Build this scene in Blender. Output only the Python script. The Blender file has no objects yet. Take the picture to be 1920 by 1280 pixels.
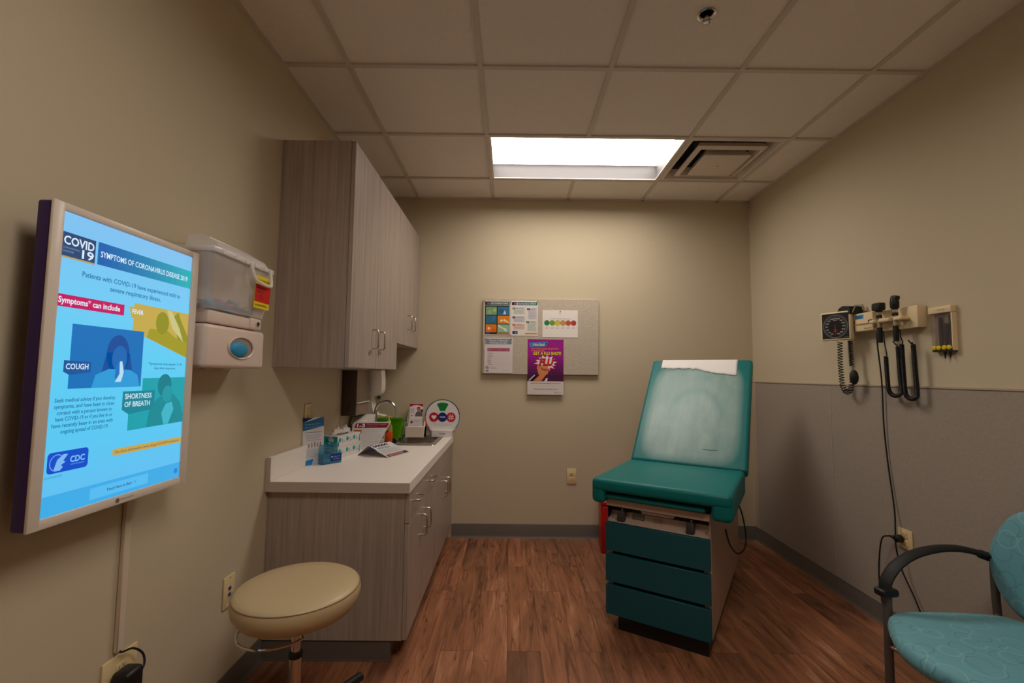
import bpy, bmesh, math, random
from mathutils import Vector, Matrix, Euler
PI = math.pi
random.seed(7)
S = bpy.context.scene
COL = S.collection

# ---------------------------------------------------------------- camera, world, exposure
XL, XR, YB, YF, ZC = -1.082, 1.937, 3.633, -1.10, 2.689
cam_d = bpy.data.cameras.new('camera'); cam = bpy.data.objects.new('camera', cam_d); COL.objects.link(cam)
cam_d.sensor_width = 36.0; cam_d.lens = 36.0 * 855 / 1920; cam_d.clip_start = 0.02; cam_d.clip_end = 50
cam.location = (0, 0, 1.261)
_p, _y, _r = 0.072, -0.0035, -0.0105
cam.matrix_world = (Matrix.Translation((0, 0, 1.261)) @ Matrix.Rotation(_y, 4, 'Z') @ Matrix.Rotation(PI/2 + _p, 4, 'X')
                    @ Matrix.Rotation(-_r, 4, 'Z'))
S.camera = cam
w = bpy.data.worlds.new('world'); S.world = w; w.use_nodes = True
w.node_tree.nodes['Background'].inputs[0].default_value = (0.02, 0.02, 0.02, 1)
w.node_tree.nodes['Background'].inputs[1].default_value = 0.2
S.view_settings.view_transform = 'Standard'; S.view_settings.look = 'None'
S.view_settings.gamma = 1.0; S.view_settings.use_curve_mapping = False
S.view_settings.exposure = 0.27
LAMP = 10.0            # emission of the recessed ceiling light's lens
REAR = 1.0             # the second light, behind the camera
LAMP_COL = (1.0, 0.91, 0.81)
try:
    S.cycles.use_denoising = True
    S.cycles.max_bounces = 12; S.cycles.diffuse_bounces = 7; S.cycles.transmission_bounces = 10; S.cycles.transparent_max_bounces = 12
    S.cycles.sample_clamp_indirect = 6.0
except Exception:
    pass

# ---------------------------------------------------------------- materials
def lin(c):
    return tuple(((v/255)/12.92 if v/255 <= 0.04045 else (((v/255)+0.055)/1.055)**2.4) for v in c) + (1.0,)
_M = {}
def nt(m):
    m.use_nodes = True
    return m.node_tree.nodes, m.node_tree.links, m.node_tree.nodes['Principled BSDF']
def mat(name, c, rough=0.5, metal=0.0, spec=0.5, bump=0.0, bscale=200.0, trans=0.0, alpha=1.0, coat=0.0, ior=1.45, var=0.0, vscale=3.0, sss=0.0):
    if name in _M: return _M[name]
    m = bpy.data.materials.new(name); N, L, b = nt(m)
    b.inputs['Base Color'].default_value = lin(c); b.inputs['Roughness'].default_value = rough
    b.inputs['Metallic'].default_value = metal; b.inputs['Specular IOR Level'].default_value = spec
    b.inputs['Transmission Weight'].default_value = trans; b.inputs['Alpha'].default_value = alpha
    b.inputs['Coat Weight'].default_value = coat; b.inputs['IOR'].default_value = ior
    if var or bump:
        tc = N.new('ShaderNodeTexCoord')
    if var:
        n = N.new('ShaderNodeTexNoise'); n.inputs['Scale'].default_value = vscale; n.inputs['Detail'].default_value = 4
        L.new(tc.outputs['Object'], n.inputs['Vector'])
        hs = N.new('ShaderNodeMix'); hs.data_type = 'RGBA'; hs.blend_type = 'MIX'
        c1 = lin([max(0, v*(1-var)) for v in c]); c2 = lin([min(255, v*(1+var)) for v in c])
        hs.inputs[6].default_value = c1; hs.inputs[7].default_value = c2
        L.new(n.outputs['Fac'], hs.inputs[0]); L.new(hs.outputs[2], b.inputs['Base Color'])
    if bump:
        n2 = N.new('ShaderNodeTexNoise'); n2.inputs['Scale'].default_value = bscale; n2.inputs['Detail'].default_value = 3
        L.new(tc.outputs['Object'], n2.inputs['Vector'])
        bp = N.new('ShaderNodeBump'); bp.inputs['Strength'].default_value = bump; bp.inputs['Distance'].default_value = 0.002
        L.new(n2.outputs['Fac'], bp.inputs['Height']); L.new(bp.outputs['Normal'], b.inputs['Normal'])
    _M[name] = m
    return m
def PR(r, g, b_):                      # ink or paper
    return mat('print_%02x%02x%02x' % (r, g, b_), (r, g, b_), rough=0.55, spec=0.3)
SCR = 0.86
def SC(r, g, b_, k=1.0):               # lit screen colour
    name = 'screen_%02x%02x%02x' % (r, g, b_)
    if name in _M: return _M[name]
    m = bpy.data.materials.new(name); N, L, b = nt(m)
    b.inputs['Base Color'].default_value = (0.01, 0.01, 0.01, 1); b.inputs['Roughness'].default_value = 0.25
    b.inputs['Emission Color'].default_value = lin((r, g, b_)); b.inputs['Emission Strength'].default_value = SCR * k
    _M[name] = m
    return m
def emit(name, c, s):
    m = bpy.data.materials.new(name); N, L, b = nt(m)
    b.inputs['Base Color'].default_value = (0.8, 0.8, 0.8, 1)
    b.inputs['Emission Color'].default_value = tuple(c) + (1,); b.inputs['Emission Strength'].default_value = s
    return m
def laminate(name, c1, c2, c3):
    m = bpy.data.materials.new(name); N, L, b = nt(m)
    tc = N.new('ShaderNodeTexCoord'); mp = N.new('ShaderNodeMapping'); mp.inputs['Scale'].default_value = (26, 26, 0.7)
    L.new(tc.outputs['Object'], mp.inputs['Vector'])
    n = N.new('ShaderNodeTexNoise'); n.inputs['Scale'].default_value = 2.2; n.inputs['Detail'].default_value = 7; n.inputs['Roughness'].default_value = 0.62
    L.new(mp.outputs[0], n.inputs['Vector'])
    r = N.new('ShaderNodeValToRGB'); L.new(n.outputs['Fac'], r.inputs[0])
    r.color_ramp.elements[0].position = 0.30; r.color_ramp.elements[0].color = lin(c1)
    r.color_ramp.elements[1].position = 0.72; r.color_ramp.elements[1].color = lin(c3)
    e = r.color_ramp.elements.new(0.5); e.color = lin(c2)
    mp2 = N.new('ShaderNodeMapping'); mp2.inputs['Scale'].default_value = (130, 130, 3.0); L.new(tc.outputs['Object'], mp2.inputs['Vector'])
    n2 = N.new('ShaderNodeTexNoise'); n2.inputs['Scale'].default_value = 2; n2.inputs['Detail'].default_value = 3; L.new(mp2.outputs[0], n2.inputs['Vector'])
    r2 = N.new('ShaderNodeValToRGB'); L.new(n2.outputs['Fac'], r2.inputs[0])
    r2.color_ramp.elements[0].position = 0.33; r2.color_ramp.elements[0].color = (0.72, 0.72, 0.72, 1)
    r2.color_ramp.elements[1].position = 0.6; r2.color_ramp.elements[1].color = (1, 1, 1, 1)
    mx = N.new('ShaderNodeMix'); mx.data_type = 'RGBA'; mx.blend_type = 'MULTIPLY'; mx.inputs[0].default_value = 0.4
    L.new(r.outputs[0], mx.inputs[6]); L.new(r2.outputs[0], mx.inputs[7]); L.new(mx.outputs[2], b.inputs['Base Color'])
    b.inputs['Roughness'].default_value = 0.38; b.inputs['Specular IOR Level'].default_value = 0.45
    return m
def floor_mat():
    m = bpy.data.materials.new('vinyl_plank'); N, L, b = nt(m)
    tc = N.new('ShaderNodeTexCoord')
    rot = N.new('ShaderNodeMapping'); rot.inputs['Rotation'].default_value = (0, 0, PI/2); L.new(tc.outputs['Object'], rot.inputs['Vector'])
    br = N.new('ShaderNodeTexBrick'); br.offset = 0.37; br.inputs['Scale'].default_value = 1.0
    br.inputs['Brick Width'].default_value = 0.92; br.inputs['Row Height'].default_value = 0.152
    br.inputs['Mortar Size'].default_value = 0.0009; br.inputs['Mortar Smooth'].default_value = 0.3; br.inputs['Bias'].default_value = 0.0
    br.inputs['Color1'].default_value = (0, 0, 0, 1); br.inputs['Color2'].default_value = (1, 1, 1, 1); br.inputs['Mortar'].default_value = (0.5, 0.5, 0.5, 1)
    L.new(rot.outputs[0], br.inputs['Vector'])
    # per plank shift of the grain
    sh = N.new('ShaderNodeVectorMath'); sh.operation = 'SCALE'; sh.inputs['Scale'].default_value = 7.0; L.new(br.outputs['Color'], sh.inputs[0])
    ad = N.new('ShaderNodeVectorMath'); ad.operation = 'ADD'; L.new(tc.outputs['Object'], ad.inputs[0]); L.new(sh.outputs[0], ad.inputs[1])
    def grain(sx, sy, det, rough, dist):
        mp = N.new('ShaderNodeMapping'); mp.inputs['Scale'].default_value = (sx, sy, 1); L.new(ad.outputs[0], mp.inputs['Vector'])
        n = N.new('ShaderNodeTexNoise'); n.inputs['Scale'].default_value = 1; n.inputs['Detail'].default_value = det
        n.inputs['Roughness'].default_value = rough; n.inputs['Distortion'].default_value = dist
        L.new(mp.outputs[0], n.inputs['Vector']); return n
    def ramp(src, stops):
        r = N.new('ShaderNodeValToRGB'); L.new(src, r.inputs[0])
        els = r.color_ramp.elements
        els[0].position, els[0].color = stops[0][0], stops[0][1]; els[1].position, els[1].color = stops[-1][0], stops[-1][1]
        for p, c in stops[1:-1]:
            e = els.new(p); e.color = c
        return r.outputs[0]
    g1 = grain(11, 1.5, 6, 0.6, 1.2)
    base = ramp(g1.outputs['Fac'], [(0.26, lin((84, 58, 40))), (0.42, lin((132, 88, 62))), (0.56, lin((156, 104, 75))), (0.70, lin((176, 130, 98))), (0.84, lin((200, 160, 126)))])
    g2 = grain(46, 3.0, 5, 0.65, 0.6)
    fine = ramp(g2.outputs['Fac'], [(0.3, (0.62, 0.6, 0.58, 1)), (0.55, (1, 1, 1, 1)), (0.8, (1.0, 1.0, 1.0, 1))])
    g3 = grain(13, 0.8, 3, 0.5, 0.9)                       # thin dark checks along the grain
    crack = ramp(g3.outputs['Fac'], [(0.485, (1, 1, 1, 1)), (0.497, (0.42, 0.38, 0.34, 1)), (0.503, (0.42, 0.38, 0.34, 1)), (0.515, (1, 1, 1, 1))])
    g4 = grain(5, 4, 2, 0.5, 0.4)
    knot = ramp(g4.outputs['Fac'], [(0.22, (0.45, 0.4, 0.36, 1)), (0.36, (1, 1, 1, 1)), (1.0, (1, 1, 1, 1))])
    tint = ramp(br.outputs['Color'], [(0.0, (0.72, 0.72, 0.72, 1)), (0.5, (0.98, 0.93, 0.88, 1)), (1.0, (1.12, 1.06, 1.0, 1))])
    cur = base
    for src, f in ((fine, 0.8), (crack, 0.75), (knot, 0.8), (tint, 0.9)):
        mx = N.new('ShaderNodeMix'); mx.data_type = 'RGBA'; mx.blend_type = 'MULTIPLY'; mx.inputs[0].default_value = f
        L.new(cur, mx.inputs[6]); L.new(src, mx.inputs[7]); cur = mx.outputs[2]
    mx = N.new('ShaderNodeMix'); mx.data_type = 'RGBA'; L.new(br.outputs['Fac'], mx.inputs[0]); L.new(cur, mx.inputs[6]); mx.inputs[7].default_value = lin((58, 34, 22))
    L.new(mx.outputs[2], b.inputs['Base Color'])
    b.inputs['Roughness'].default_value = 0.45; b.inputs['Specular IOR Level'].default_value = 0.35
    bp = N.new('ShaderNodeBump'); bp.inputs['Strength'].default_value = 0.15; bp.inputs['Distance'].default_value = 0.001
    L.new(g2.outputs['Fac'], bp.inputs['Height']); L.new(bp.outputs[0], b.inputs['Normal'])
    return m
def linen(name, c1, c2, sx=60, sz=260, rough=0.85):
    m = bpy.data.materials.new(name); N, L, b = nt(m); tc = N.new('ShaderNodeTexCoord')
    outs = []
    for sc in ((sx, sx, sz), (sz, sz, sx)):
        mp = N.new('ShaderNodeMapping'); mp.inputs['Scale'].default_value = sc; L.new(tc.outputs['Object'], mp.inputs['Vector'])
        n = N.new('ShaderNodeTexNoise'); n.inputs['Scale'].default_value = 1; n.inputs['Detail'].default_value = 2; L.new(mp.outputs[0], n.inputs['Vector']); outs.append(n.outputs['Fac'])
    a = N.new('ShaderNodeMath'); a.operation = 'ADD'; L.new(outs[0], a.inputs[0]); L.new(outs[1], a.inputs[1])
    h = N.new('ShaderNodeMath'); h.operation = 'MULTIPLY'; h.inputs[1].default_value = 0.5; L.new(a.outputs[0], h.inputs[0])
    r = N.new('ShaderNodeValToRGB'); r.color_ramp.elements[0].position = 0.38; r.color_ramp.elements[1].position = 0.62
    r.color_ramp.elements[0].color = lin(c1); r.color_ramp.elements[1].color = lin(c2)
    L.new(h.outputs[0], r.inputs[0]); L.new(r.outputs[0], b.inputs['Base Color']); b.inputs['Roughness'].default_value = rough
    b.inputs['Specular IOR Level'].default_value = 0.2
    bp = N.new('ShaderNodeBump'); bp.inputs['Strength'].default_value = 0.25; bp.inputs['Distance'].default_value = 0.001
    L.new(h.outputs[0], bp.inputs['Height']); L.new(bp.outputs[0], b.inputs['Normal'])
    return m
def ring_fabric():
    m = bpy.data.materials.new('ring_pattern_fabric'); N, L, b = nt(m); tc = N.new('ShaderNodeTexCoord')
    base = lin((94, 154, 166)); cur = None
    prev = None
    for k, (sc, off, lo) in enumerate(((13.0, 0.0, 0.40), (10.0, 3.7, 0.44))):
        mp = N.new('ShaderNodeMapping'); mp.inputs['Scale'].default_value = (sc, sc, sc*0.6); mp.inputs['Location'].default_value = (off, off, off)
        L.new(tc.outputs['Object'], mp.inputs['Vector'])
        v = N.new('ShaderNodeTexVoronoi'); v.inputs['Scale'].default_value = 1; v.inputs['Randomness'].default_value = 0.8; L.new(mp.outputs[0], v.inputs['Vector'])
        r = N.new('ShaderNodeValToRGB'); e = r.color_ramp.elements
        e[0].position = lo-0.03; e[0].color = (0, 0, 0, 1); e[1].position = lo+0.03; e[1].color = (0, 0, 0, 1)
        x = e.new(lo); x.color = (1, 1, 1, 1)
        L.new(v.outputs['Distance'], r.inputs[0])
        mx = N.new('ShaderNodeMix'); mx.data_type = 'RGBA'
        s = N.new('ShaderNodeMath'); s.operation = 'MULTIPLY'; s.inputs[1].default_value = 0.45; L.new(r.outputs[0], s.inputs[0]); L.new(s.outputs[0], mx.inputs[0])
        if prev is None: mx.inputs[6].default_value = base
        else: L.new(prev, mx.inputs[6])
        mx.inputs[7].default_value = lin((44, 86, 98)) if k == 0 else lin((140, 186, 194)); prev = mx.outputs[2]
    L.new(prev, b.inputs['Base Color']); b.inputs['Roughness'].default_value = 0.6; b.inputs['Sheen Weight'].default_value = 0.1
    n = N.new('ShaderNodeTexNoise'); n.inputs['Scale'].default_value = 500; L.new(tc.outputs['Object'], n.inputs['Vector'])
    bp = N.new('ShaderNodeBump'); bp.inputs['Strength'].default_value = 0.2; bp.inputs['Distance'].default_value = 0.0008
    L.new(n.outputs['Fac'], bp.inputs['Height']); L.new(bp.outputs[0], b.inputs['Normal'])
    return m
def worn_vinyl(name, cx, cz, hx, hz):
    """teal vinyl rubbed pale inside a soft rectangle (object x, z)"""
    m = bpy.data.materials.new(name); N, L, b = nt(m); tc = N.new('ShaderNodeTexCoord')
    sp = N.new('ShaderNodeSeparateXYZ'); L.new(tc.outputs['Object'], sp.inputs[0])
    def mth(op, a, bb=None, clamp=False):
        n = N.new('ShaderNodeMath'); n.operation = op; n.use_clamp = clamp
        for i, s in enumerate((a, bb)):
            if s is None: continue
            if isinstance(s, (int, float)): n.inputs[i].default_value = s
            else: L.new(s, n.inputs[i])
        return n.outputs[0]
    dx = mth('DIVIDE', mth('ABSOLUTE', mth('SUBTRACT', sp.outputs['X'], cx)), hx)
    dz = mth('DIVIDE', mth('ABSOLUTE', mth('SUBTRACT', sp.outputs['Z'], cz)), hz)
    mr = N.new('ShaderNodeMath'); mr.operation = 'POWER'; L.new(dx, mr.inputs[0]); mr.inputs[1].default_value = 6
    mr2 = N.new('ShaderNodeMath'); mr2.operation = 'POWER'; L.new(dz, mr2.inputs[0]); mr2.inputs[1].default_value = 6
    s = mth('ADD', mr.outputs[0], mr2.outputs[0])
    mask = mth('SUBTRACT', 1.0, mth('MULTIPLY', mth('SUBTRACT', s, 0.45), 1.1, True), True)
    mp = N.new('ShaderNodeMapping'); mp.inputs['Scale'].default_value = (9, 9, 3.2); L.new(tc.outputs['Object'], mp.inputs['Vector'])
    n = N.new('ShaderNodeTexNoise'); n.inputs['Scale'].default_value = 1; n.inputs['Detail'].default_value = 8; n.inputs['Roughness'].default_value = 0.65; L.new(mp.outputs[0], n.inputs['Vector'])
    r = N.new('ShaderNodeValToRGB'); r.color_ramp.elements[0].position = 0.28; r.color_ramp.elements[0].color = (0.5, 0.5, 0.5, 1)
    r.color_ramp.elements[1].position = 0.68; r.color_ramp.elements[1].color = (0.95, 0.95, 0.95, 1); L.new(n.outputs['Fac'], r.inputs[0])
    # darker horseshoe where nobody leans
    ex = mth('DIVIDE', mth('SUBTRACT', sp.outputs['X'], cx+0.01), hx*0.62); ez = mth('DIVIDE', mth('SUBTRACT', sp.outputs['Z'], cz-0.12), hz*0.78)
    rr = mth('SQRT', mth('ADD', mth('MULTIPLY', ex, ex), mth('MULTIPLY', ez, ez)))
    band = mth('SUBTRACT', 1.0, mth('MULTIPLY', mth('ABSOLUTE', mth('SUBTRACT', rr, 1.0)), 5.0, True), True)
    band = mth('MULTIPLY', band, mth('MULTIPLY', mth('SUBTRACT', sp.outputs['Z'], cz-0.12), 5.0, True))
    fac = mth('MULTIPLY', mth('MULTIPLY', mask, r.outputs[0]), mth('SUBTRACT', 1.0, mth('MULTIPLY', band, 0.35)))
    mx = N.new('ShaderNodeMix'); mx.data_type = 'RGBA'; L.new(fac, mx.inputs[0]); mx.inputs[6].default_value = lin((0, 108, 108)); mx.inputs[7].default_value = lin((140, 164, 160))
    L.new(mx.outputs[2], b.inputs['Base Color'])
    b.inputs['Roughness'].default_value = 0.42; b.inputs['Specular IOR Level'].default_value = 0.45
    bp = N.new('ShaderNodeBump'); bp.inputs['Strength'].default_value = 0.12; bp.inputs['Distance'].default_value = 0.003
    L.new(n.outputs['Fac'], bp.inputs['Height']); L.new(bp.outputs[0], b.inputs['Normal'])
    return m

WALL = mat('wall_paint', (196, 183, 157), rough=0.8, spec=0.25, bump=0.08, bscale=260)
TILE = mat('ceiling_tile', (236, 228, 220), rough=0.95, spec=0.1, bump=0.35, bscale=420, var=0.03, vscale=90)
GRID = mat('grid_metal', (206, 196, 186), rough=0.5)
FLOOR = floor_mat()
BASEB = mat('baseboard_rubber', (98, 90, 84), rough=0.55)
PANEL = linen('wainscot_fabric', (152, 141, 131), (163, 152, 141), 60, 420)
PTRIM = mat('wainscot_trim', (176, 158, 140), rough=0.5)
LAM = laminate('grey_wood_laminate', (149, 133, 124), (164, 149, 139), (178, 163, 153))
LAMD = mat('laminate_shadow_edge', (84, 68, 58), rough=0.5)
COUNTER = mat('counter_laminate', (232, 224, 217), rough=0.42, var=0.01, vscale=300)
STEEL = mat('brushed_steel', (176, 168, 160), rough=0.28, metal=1.0, bump=0.03, bscale=90)
CHROME = mat('chrome', (210, 205, 200), rough=0.08, metal=1.0)
NICKEL = mat('satin_nickel', (205, 195, 182), rough=0.22, metal=1.0)
BLACK = mat('black_plastic', (22, 21, 22), rough=0.42)
BLACKR = mat('black_rubber', (20, 19, 20), rough=0.6)
DGREY = mat('dark_grey_plastic', (58, 54, 54), rough=0.5)
WHITE = mat('white_plastic', (226, 216, 206), rough=0.35)
IVORY = mat('ivory_plastic', (222, 200, 152), rough=0.35)
CREAM = mat('cream_plastic', (226, 204, 164), rough=0.4)
TEAL = mat('teal_vinyl', (0, 108, 108), rough=0.42, spec=0.3, bump=0.12, bscale=60)
TEALD = mat('teal_drawer_laminate', (4, 76, 86), rough=0.45)
PAPER = mat('white_paper', (226, 222, 220), rough=0.8, spec=0.2)

# ---------------------------------------------------------------- mesh building helpers
_TXT = {}
def text_geo(s, bold=0.0, spacing=1.0):
    key = (s, bold, spacing)
    if key in _TXT: return _TXT[key]
    cu = bpy.data.curves.new('t', 'FONT'); cu.body = s; cu.size = 1.0; cu.resolution_u = 2; cu.offset = bold; cu.space_character = spacing
    o = bpy.data.objects.new('t', cu); me = bpy.data.meshes.new_from_object(o)
    V = [(v.co.x, v.co.y) for v in me.vertices]; F = [tuple(p.vertices) for p in me.polygons]
    bpy.data.objects.remove(o); bpy.data.meshes.remove(me); bpy.data.curves.remove(cu)
    if V:
        x0 = min(v[0] for v in V); x1 = max(v[0] for v in V); y0 = min(v[1] for v in V); y1 = max(v[1] for v in V)
    else: x0 = x1 = y0 = y1 = 0
    _TXT[key] = (V, F, x0, x1, y0, y1)
    return _TXT[key]
def catmull(P, n=6, closed=False):
    P = [Vector(p) for p in P]; out = []; m = len(P)
    rng = range(m) if closed else range(m-1)
    for i in rng:
        p0 = P[(i-1) % m] if (closed or i > 0) else P[0]*2-P[1]
        p1 = P[i]; p2 = P[(i+1) % m]
        p3 = P[(i+2) % m] if (closed or i+2 < m) else P[-1]*2-P[-2]
        for k in range(n):
            t = k/n
            out.append(0.5*((2*p1)+(-p0+p2)*t+(2*p0-5*p1+4*p2-p3)*t*t+(-p0+3*p1-3*p2+p3)*t*t*t))
    if not closed: out.append(P[-1])
    return out
class B:
    def __init__(s):
        s.bm = bmesh.new(); s.mats = []; s.M = Matrix.Identity(4)
    def mi(s, m):
        if m not in s.mats: s.mats.append(m)
        return s.mats.index(m)
    def v(s, p): return s.bm.verts.new(s.M @ Vector(p))
    def face(s, vs, m):
        try:
            f = s.bm.faces.new(vs); f.material_index = s.mi(m); return f
        except ValueError: return None
    def quad(s, pts, m): return s.face([s.v(p) for p in pts], m)
    def box(s, x0, x1, y0, y1, z0, z1, m, bev=0.0, seg=2, R=None):
        if x0 > x1: x0, x1 = x1, x0
        if y0 > y1: y0, y1 = y1, y0
        if z0 > z1: z0, z1 = z1, z0
        t = bmesh.new(); bmesh.ops.create_cube(t, size=1.0)
        for v in t.verts: v.co = Vector(((x0+x1)/2+v.co.x*(x1-x0), (y0+y1)/2+v.co.y*(y1-y0), (z0+z1)/2+v.co.z*(z1-z0)))
        if bev > 0: bmesh.ops.bevel(t, geom=list(t.edges), offset=bev, segments=seg, profile=0.5, affect='EDGES', clamp_overlap=True)
        s.merge(t, m, R); return s
    def merge(s, t, m, R=None):
        i = s.mi(m); T = s.M @ R if R is not None else s.M
        mp = {v: s.bm.verts.new(T @ v.co) for v in t.verts}
        for f in t.faces:
            try: nf = s.bm.faces.new([mp[v] for v in f.verts]); nf.material_index = i
            except ValueError: pass
        t.free()
    def ring(s, c, a, b, r, n, ry=None):
        ry = r if ry is None else ry
        return [s.v(c + a*(r*math.cos(2*PI*k/n)) + b*(ry*math.sin(2*PI*k/n))) for k in range(n)]
    def skin(s, rings, m, closed=False, cap=True):
        n = len(rings[0]); R = len(rings)
        for i in range(R if closed else R-1):
            A, Bq = rings[i], rings[(i+1) % R]
            for k in range(n): s.face([A[k], A[(k+1) % n], Bq[(k+1) % n], Bq[k]], m)
        if cap and not closed: s.face(rings[0][::-1], m); s.face(rings[-1], m)
    def cyl(s, p0, p1, r0, m, r1=None, n=24, cap=True):
        p0, p1 = Vector(p0), Vector(p1); r1 = r0 if r1 is None else r1
        d = (p1-p0).normalized(); a = d.orthogonal().normalized(); b = d.cross(a)
        s.skin([s.ring(p0, a, b, r0, n), s.ring(p1, a, b, r1, n)], m, cap=cap); return s
    def tube(s, P, r, m, n=8, smooth=0, closed=False, flat=None, up=None):
        P = catmull(P, smooth, closed) if smooth else [Vector(p) for p in P]
        rr = r if isinstance(r, (list, tuple)) else None
        rings = []; N = len(P); prev = None
        for i in range(N):
            if closed: d = (P[(i+1) % N]-P[i-1])
            else: d = P[min(i+1, N-1)]-P[max(i-1, 0)]
            if d.length < 1e-9: d = Vector((0, 0, 1))
            d.normalize()
            if up is not None:
                u = Vector(up); a = (u - d*u.dot(d)).normalized()
            elif prev is None: a = d.orthogonal().normalized()
            else: a = (prev - d*prev.dot(d)).normalized()
            prev = a; b = d.cross(a)
            rad = (rr[0]+(rr[1]-rr[0])*i/(N-1)) if rr else r
            rings.append(s.ring(P[i], a, b, rad, n, (flat if flat else rad)))
        s.skin(rings, m, closed=closed); return s
    def coil(s, P, R, pitch, r, m, n=5, steps=10):
        P = catmull(P, 12); L = [0]
        for i in range(1, len(P)): L.append(L[-1]+(P[i]-P[i-1]).length)
        tot = L[-1]; turns = tot/pitch; cnt = int(turns*steps); pts = []; j = 0; prev = None
        for k in range(cnt+1):
            t = tot*k/cnt
            while j < len(L)-2 and L[j+1] < t: j += 1
            f = (t-L[j])/max(1e-9, L[j+1]-L[j]); c = P[j].lerp(P[j+1], f); d = (P[j+1]-P[j]).normalized()
            a = d.orthogonal().normalized() if prev is None else (prev-d*prev.dot(d)).normalized(); prev = a; b = d.cross(a)
            ang = 2*PI*k/steps; pts.append(c+a*(R*math.cos(ang))+b*(R*math.sin(ang)))
        return s.tube(pts, r, m, n=n)
    def lathe(s, prof, m, c=(0, 0, 0), n=40, axis='Z'):
        c = Vector(c); ax = {'Z': (Vector((1, 0, 0)), Vector((0, 1, 0)), Vector((0, 0, 1))), 'Y': (Vector((1, 0, 0)), Vector((0, 0, 1)), Vector((0, -1, 0))),
                             'X': (Vector((0, 1, 0)), Vector((0, 0, 1)), Vector((1, 0, 0)))}[axis]
        rings = [s.ring(c+ax[2]*z, ax[0], ax[1], max(r, 1e-4), n) for r, z in prof]
        s.skin(rings, m); return s
    def prism(s, poly, y0, y1, m, plane='xz', cap=True):
        f = {'xz': lambda p, t: (p[0], t, p[1]), 'xy': lambda p, t: (p[0], p[1], t), 'yz': lambda p, t: (t, p[0], p[1])}[plane]
        A = [s.v(f(p, y0)) for p in poly]; C = [s.v(f(p, y1)) for p in poly]; n = len(poly)
        for k in range(n): s.face([A[k], A[(k+1) % n], C[(k+1) % n], C[k]], m)
        if cap: s.face(A[::-1], m); s.face(C, m)
        return s
    def pad(s, outline, prof, m, top=None):
        """outline: xy points; prof: list of (inset scale, z); closed rings stacked"""
        cx = sum(p[0] for p in outline)/len(outline); cy = sum(p[1] for p in outline)/len(outline)
        rings = []
        for sc, z in prof: rings.append([s.v((cx+(p[0]-cx)*sc, cy+(p[1]-cy)*sc, z + (top(p, sc) if top else 0))) for p in outline])
        s.skin(rings, m); return s
    # flat artwork facing -y, in x/z; each layer a hair in front of the last
    def art(s, y, layer): return y-0.00035*layer
    def rect(s, x0, x1, z0, z1, y, m, layer=1):
        yy = s.art(y, layer); s.quad([(x0, yy, z0), (x1, yy, z0), (x1, yy, z1), (x0, yy, z1)], m); return s
    def poly(s, pts, y, m, layer=1):
        yy = s.art(y, layer); s.face([s.v((p[0], yy, p[1])) for p in pts], m); return s
    def disc(s, cx, cz, r, y, m, layer=1, n=28, rz=None, r0=0.0, a0=0.0, a1=2*PI):
        yy = s.art(y, layer); rz = r if rz is None else rz
        if r0 == 0 and a1-a0 >= 2*PI-1e-6:
            s.face([s.v((cx+r*math.cos(2*PI*k/n), yy, cz+rz*math.sin(2*PI*k/n))) for k in range(n)], m)
        else:
            for k in range(n):
                t0 = a0+(a1-a0)*k/n; t1 = a0+(a1-a0)*(k+1)/n; q = r0/r
                pts = [(cx+r*math.cos(t0), cz+rz*math.sin(t0)), (cx+r*math.cos(t1), cz+rz*math.sin(t1))]
                pts += [(cx+q*r*math.cos(t1), cz+q*rz*math.sin(t1)), (cx+q*r*math.cos(t0), cz+q*rz*math.sin(t0))] if r0 > 0 else [(cx, cz)]
                s.face([s.v((p[0], yy, p[1])) for p in pts], m)
        return s
    def text(s, t, x0, x1, zb, h, y, m, layer=2, bold=0.0, fit=True, align='L', slant=0.0, spacing=1.0):
        """text with its letters' height h on the baseline zb; squeezed to x0..x1 when fit"""
        V, F, a0, a1, b0, b1 = text_geo(t, bold, spacing)
        if not V: return s
        k = h/0.70; wd = (a1-a0)*k; sx = (x1-x0)/(a1-a0) if fit else k
        xs = x0 if (fit or align == 'L') else ((x0+x1)/2-wd/2 if align == 'C' else x1-wd)
        yy = s.art(y, layer); vs = [s.v((xs+(v[0]-a0)*sx+slant*v[1]*k, yy, zb+v[1]*k)) for v in V]
        for f in F: s.face([vs[i] for i in f], m)
        return s
    def grey_lines(s, x0, x1, z1, z0, n, y, m, layer=2, fill=0.42, ragged=True):
        st = (z1-z0)/n
        for i in range(n):
            e = x1-(random.uniform(0, 0.22)*(x1-x0) if ragged else 0)
            s.rect(x0, e, z1-st*i-st*fill, z1-st*i, y, m, layer)
        return s
    def build(s, name, parent=None, loc=None, rot=None, sharp=0.7, **props):
        bmesh.ops.recalc_face_normals(s.bm, faces=[f for f in s.bm.faces if len(f.verts) >= 3])
        me = bpy.data.meshes.new(name); s.bm.to_mesh(me); s.bm.free()
        for m in s.mats: me.materials.append(m)
        me.polygons.foreach_set('use_smooth', [True]*len(me.polygons))
        try: me.set_sharp_from_angle(angle=sharp)
        except Exception: pass
        o = bpy.data.objects.new(name, me); COL.objects.link(o)
        if parent: o.parent = parent
        if loc: o.location = loc
        if rot: o.rotation_euler = rot
        for k, vv in props.items(): o[k] = vv
        return o
def thing(name, label, cat, loc=(0, 0, 0), rz=0.0, group=None, rot=None):
    o = bpy.data.objects.new(name, None); o.empty_display_size = 0.05; COL.objects.link(o); o.location = loc
    o.rotation_euler = rot if rot else (0, 0, rz)
    o['label'] = label; o['category'] = cat
    if group: o['group'] = group
    return o
def tag(o, label, cat, group=None, kind=None):
    o['label'] = label; o['category'] = cat
    if group: o['group'] = group
    if kind: o['kind'] = kind
    return o
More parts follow.
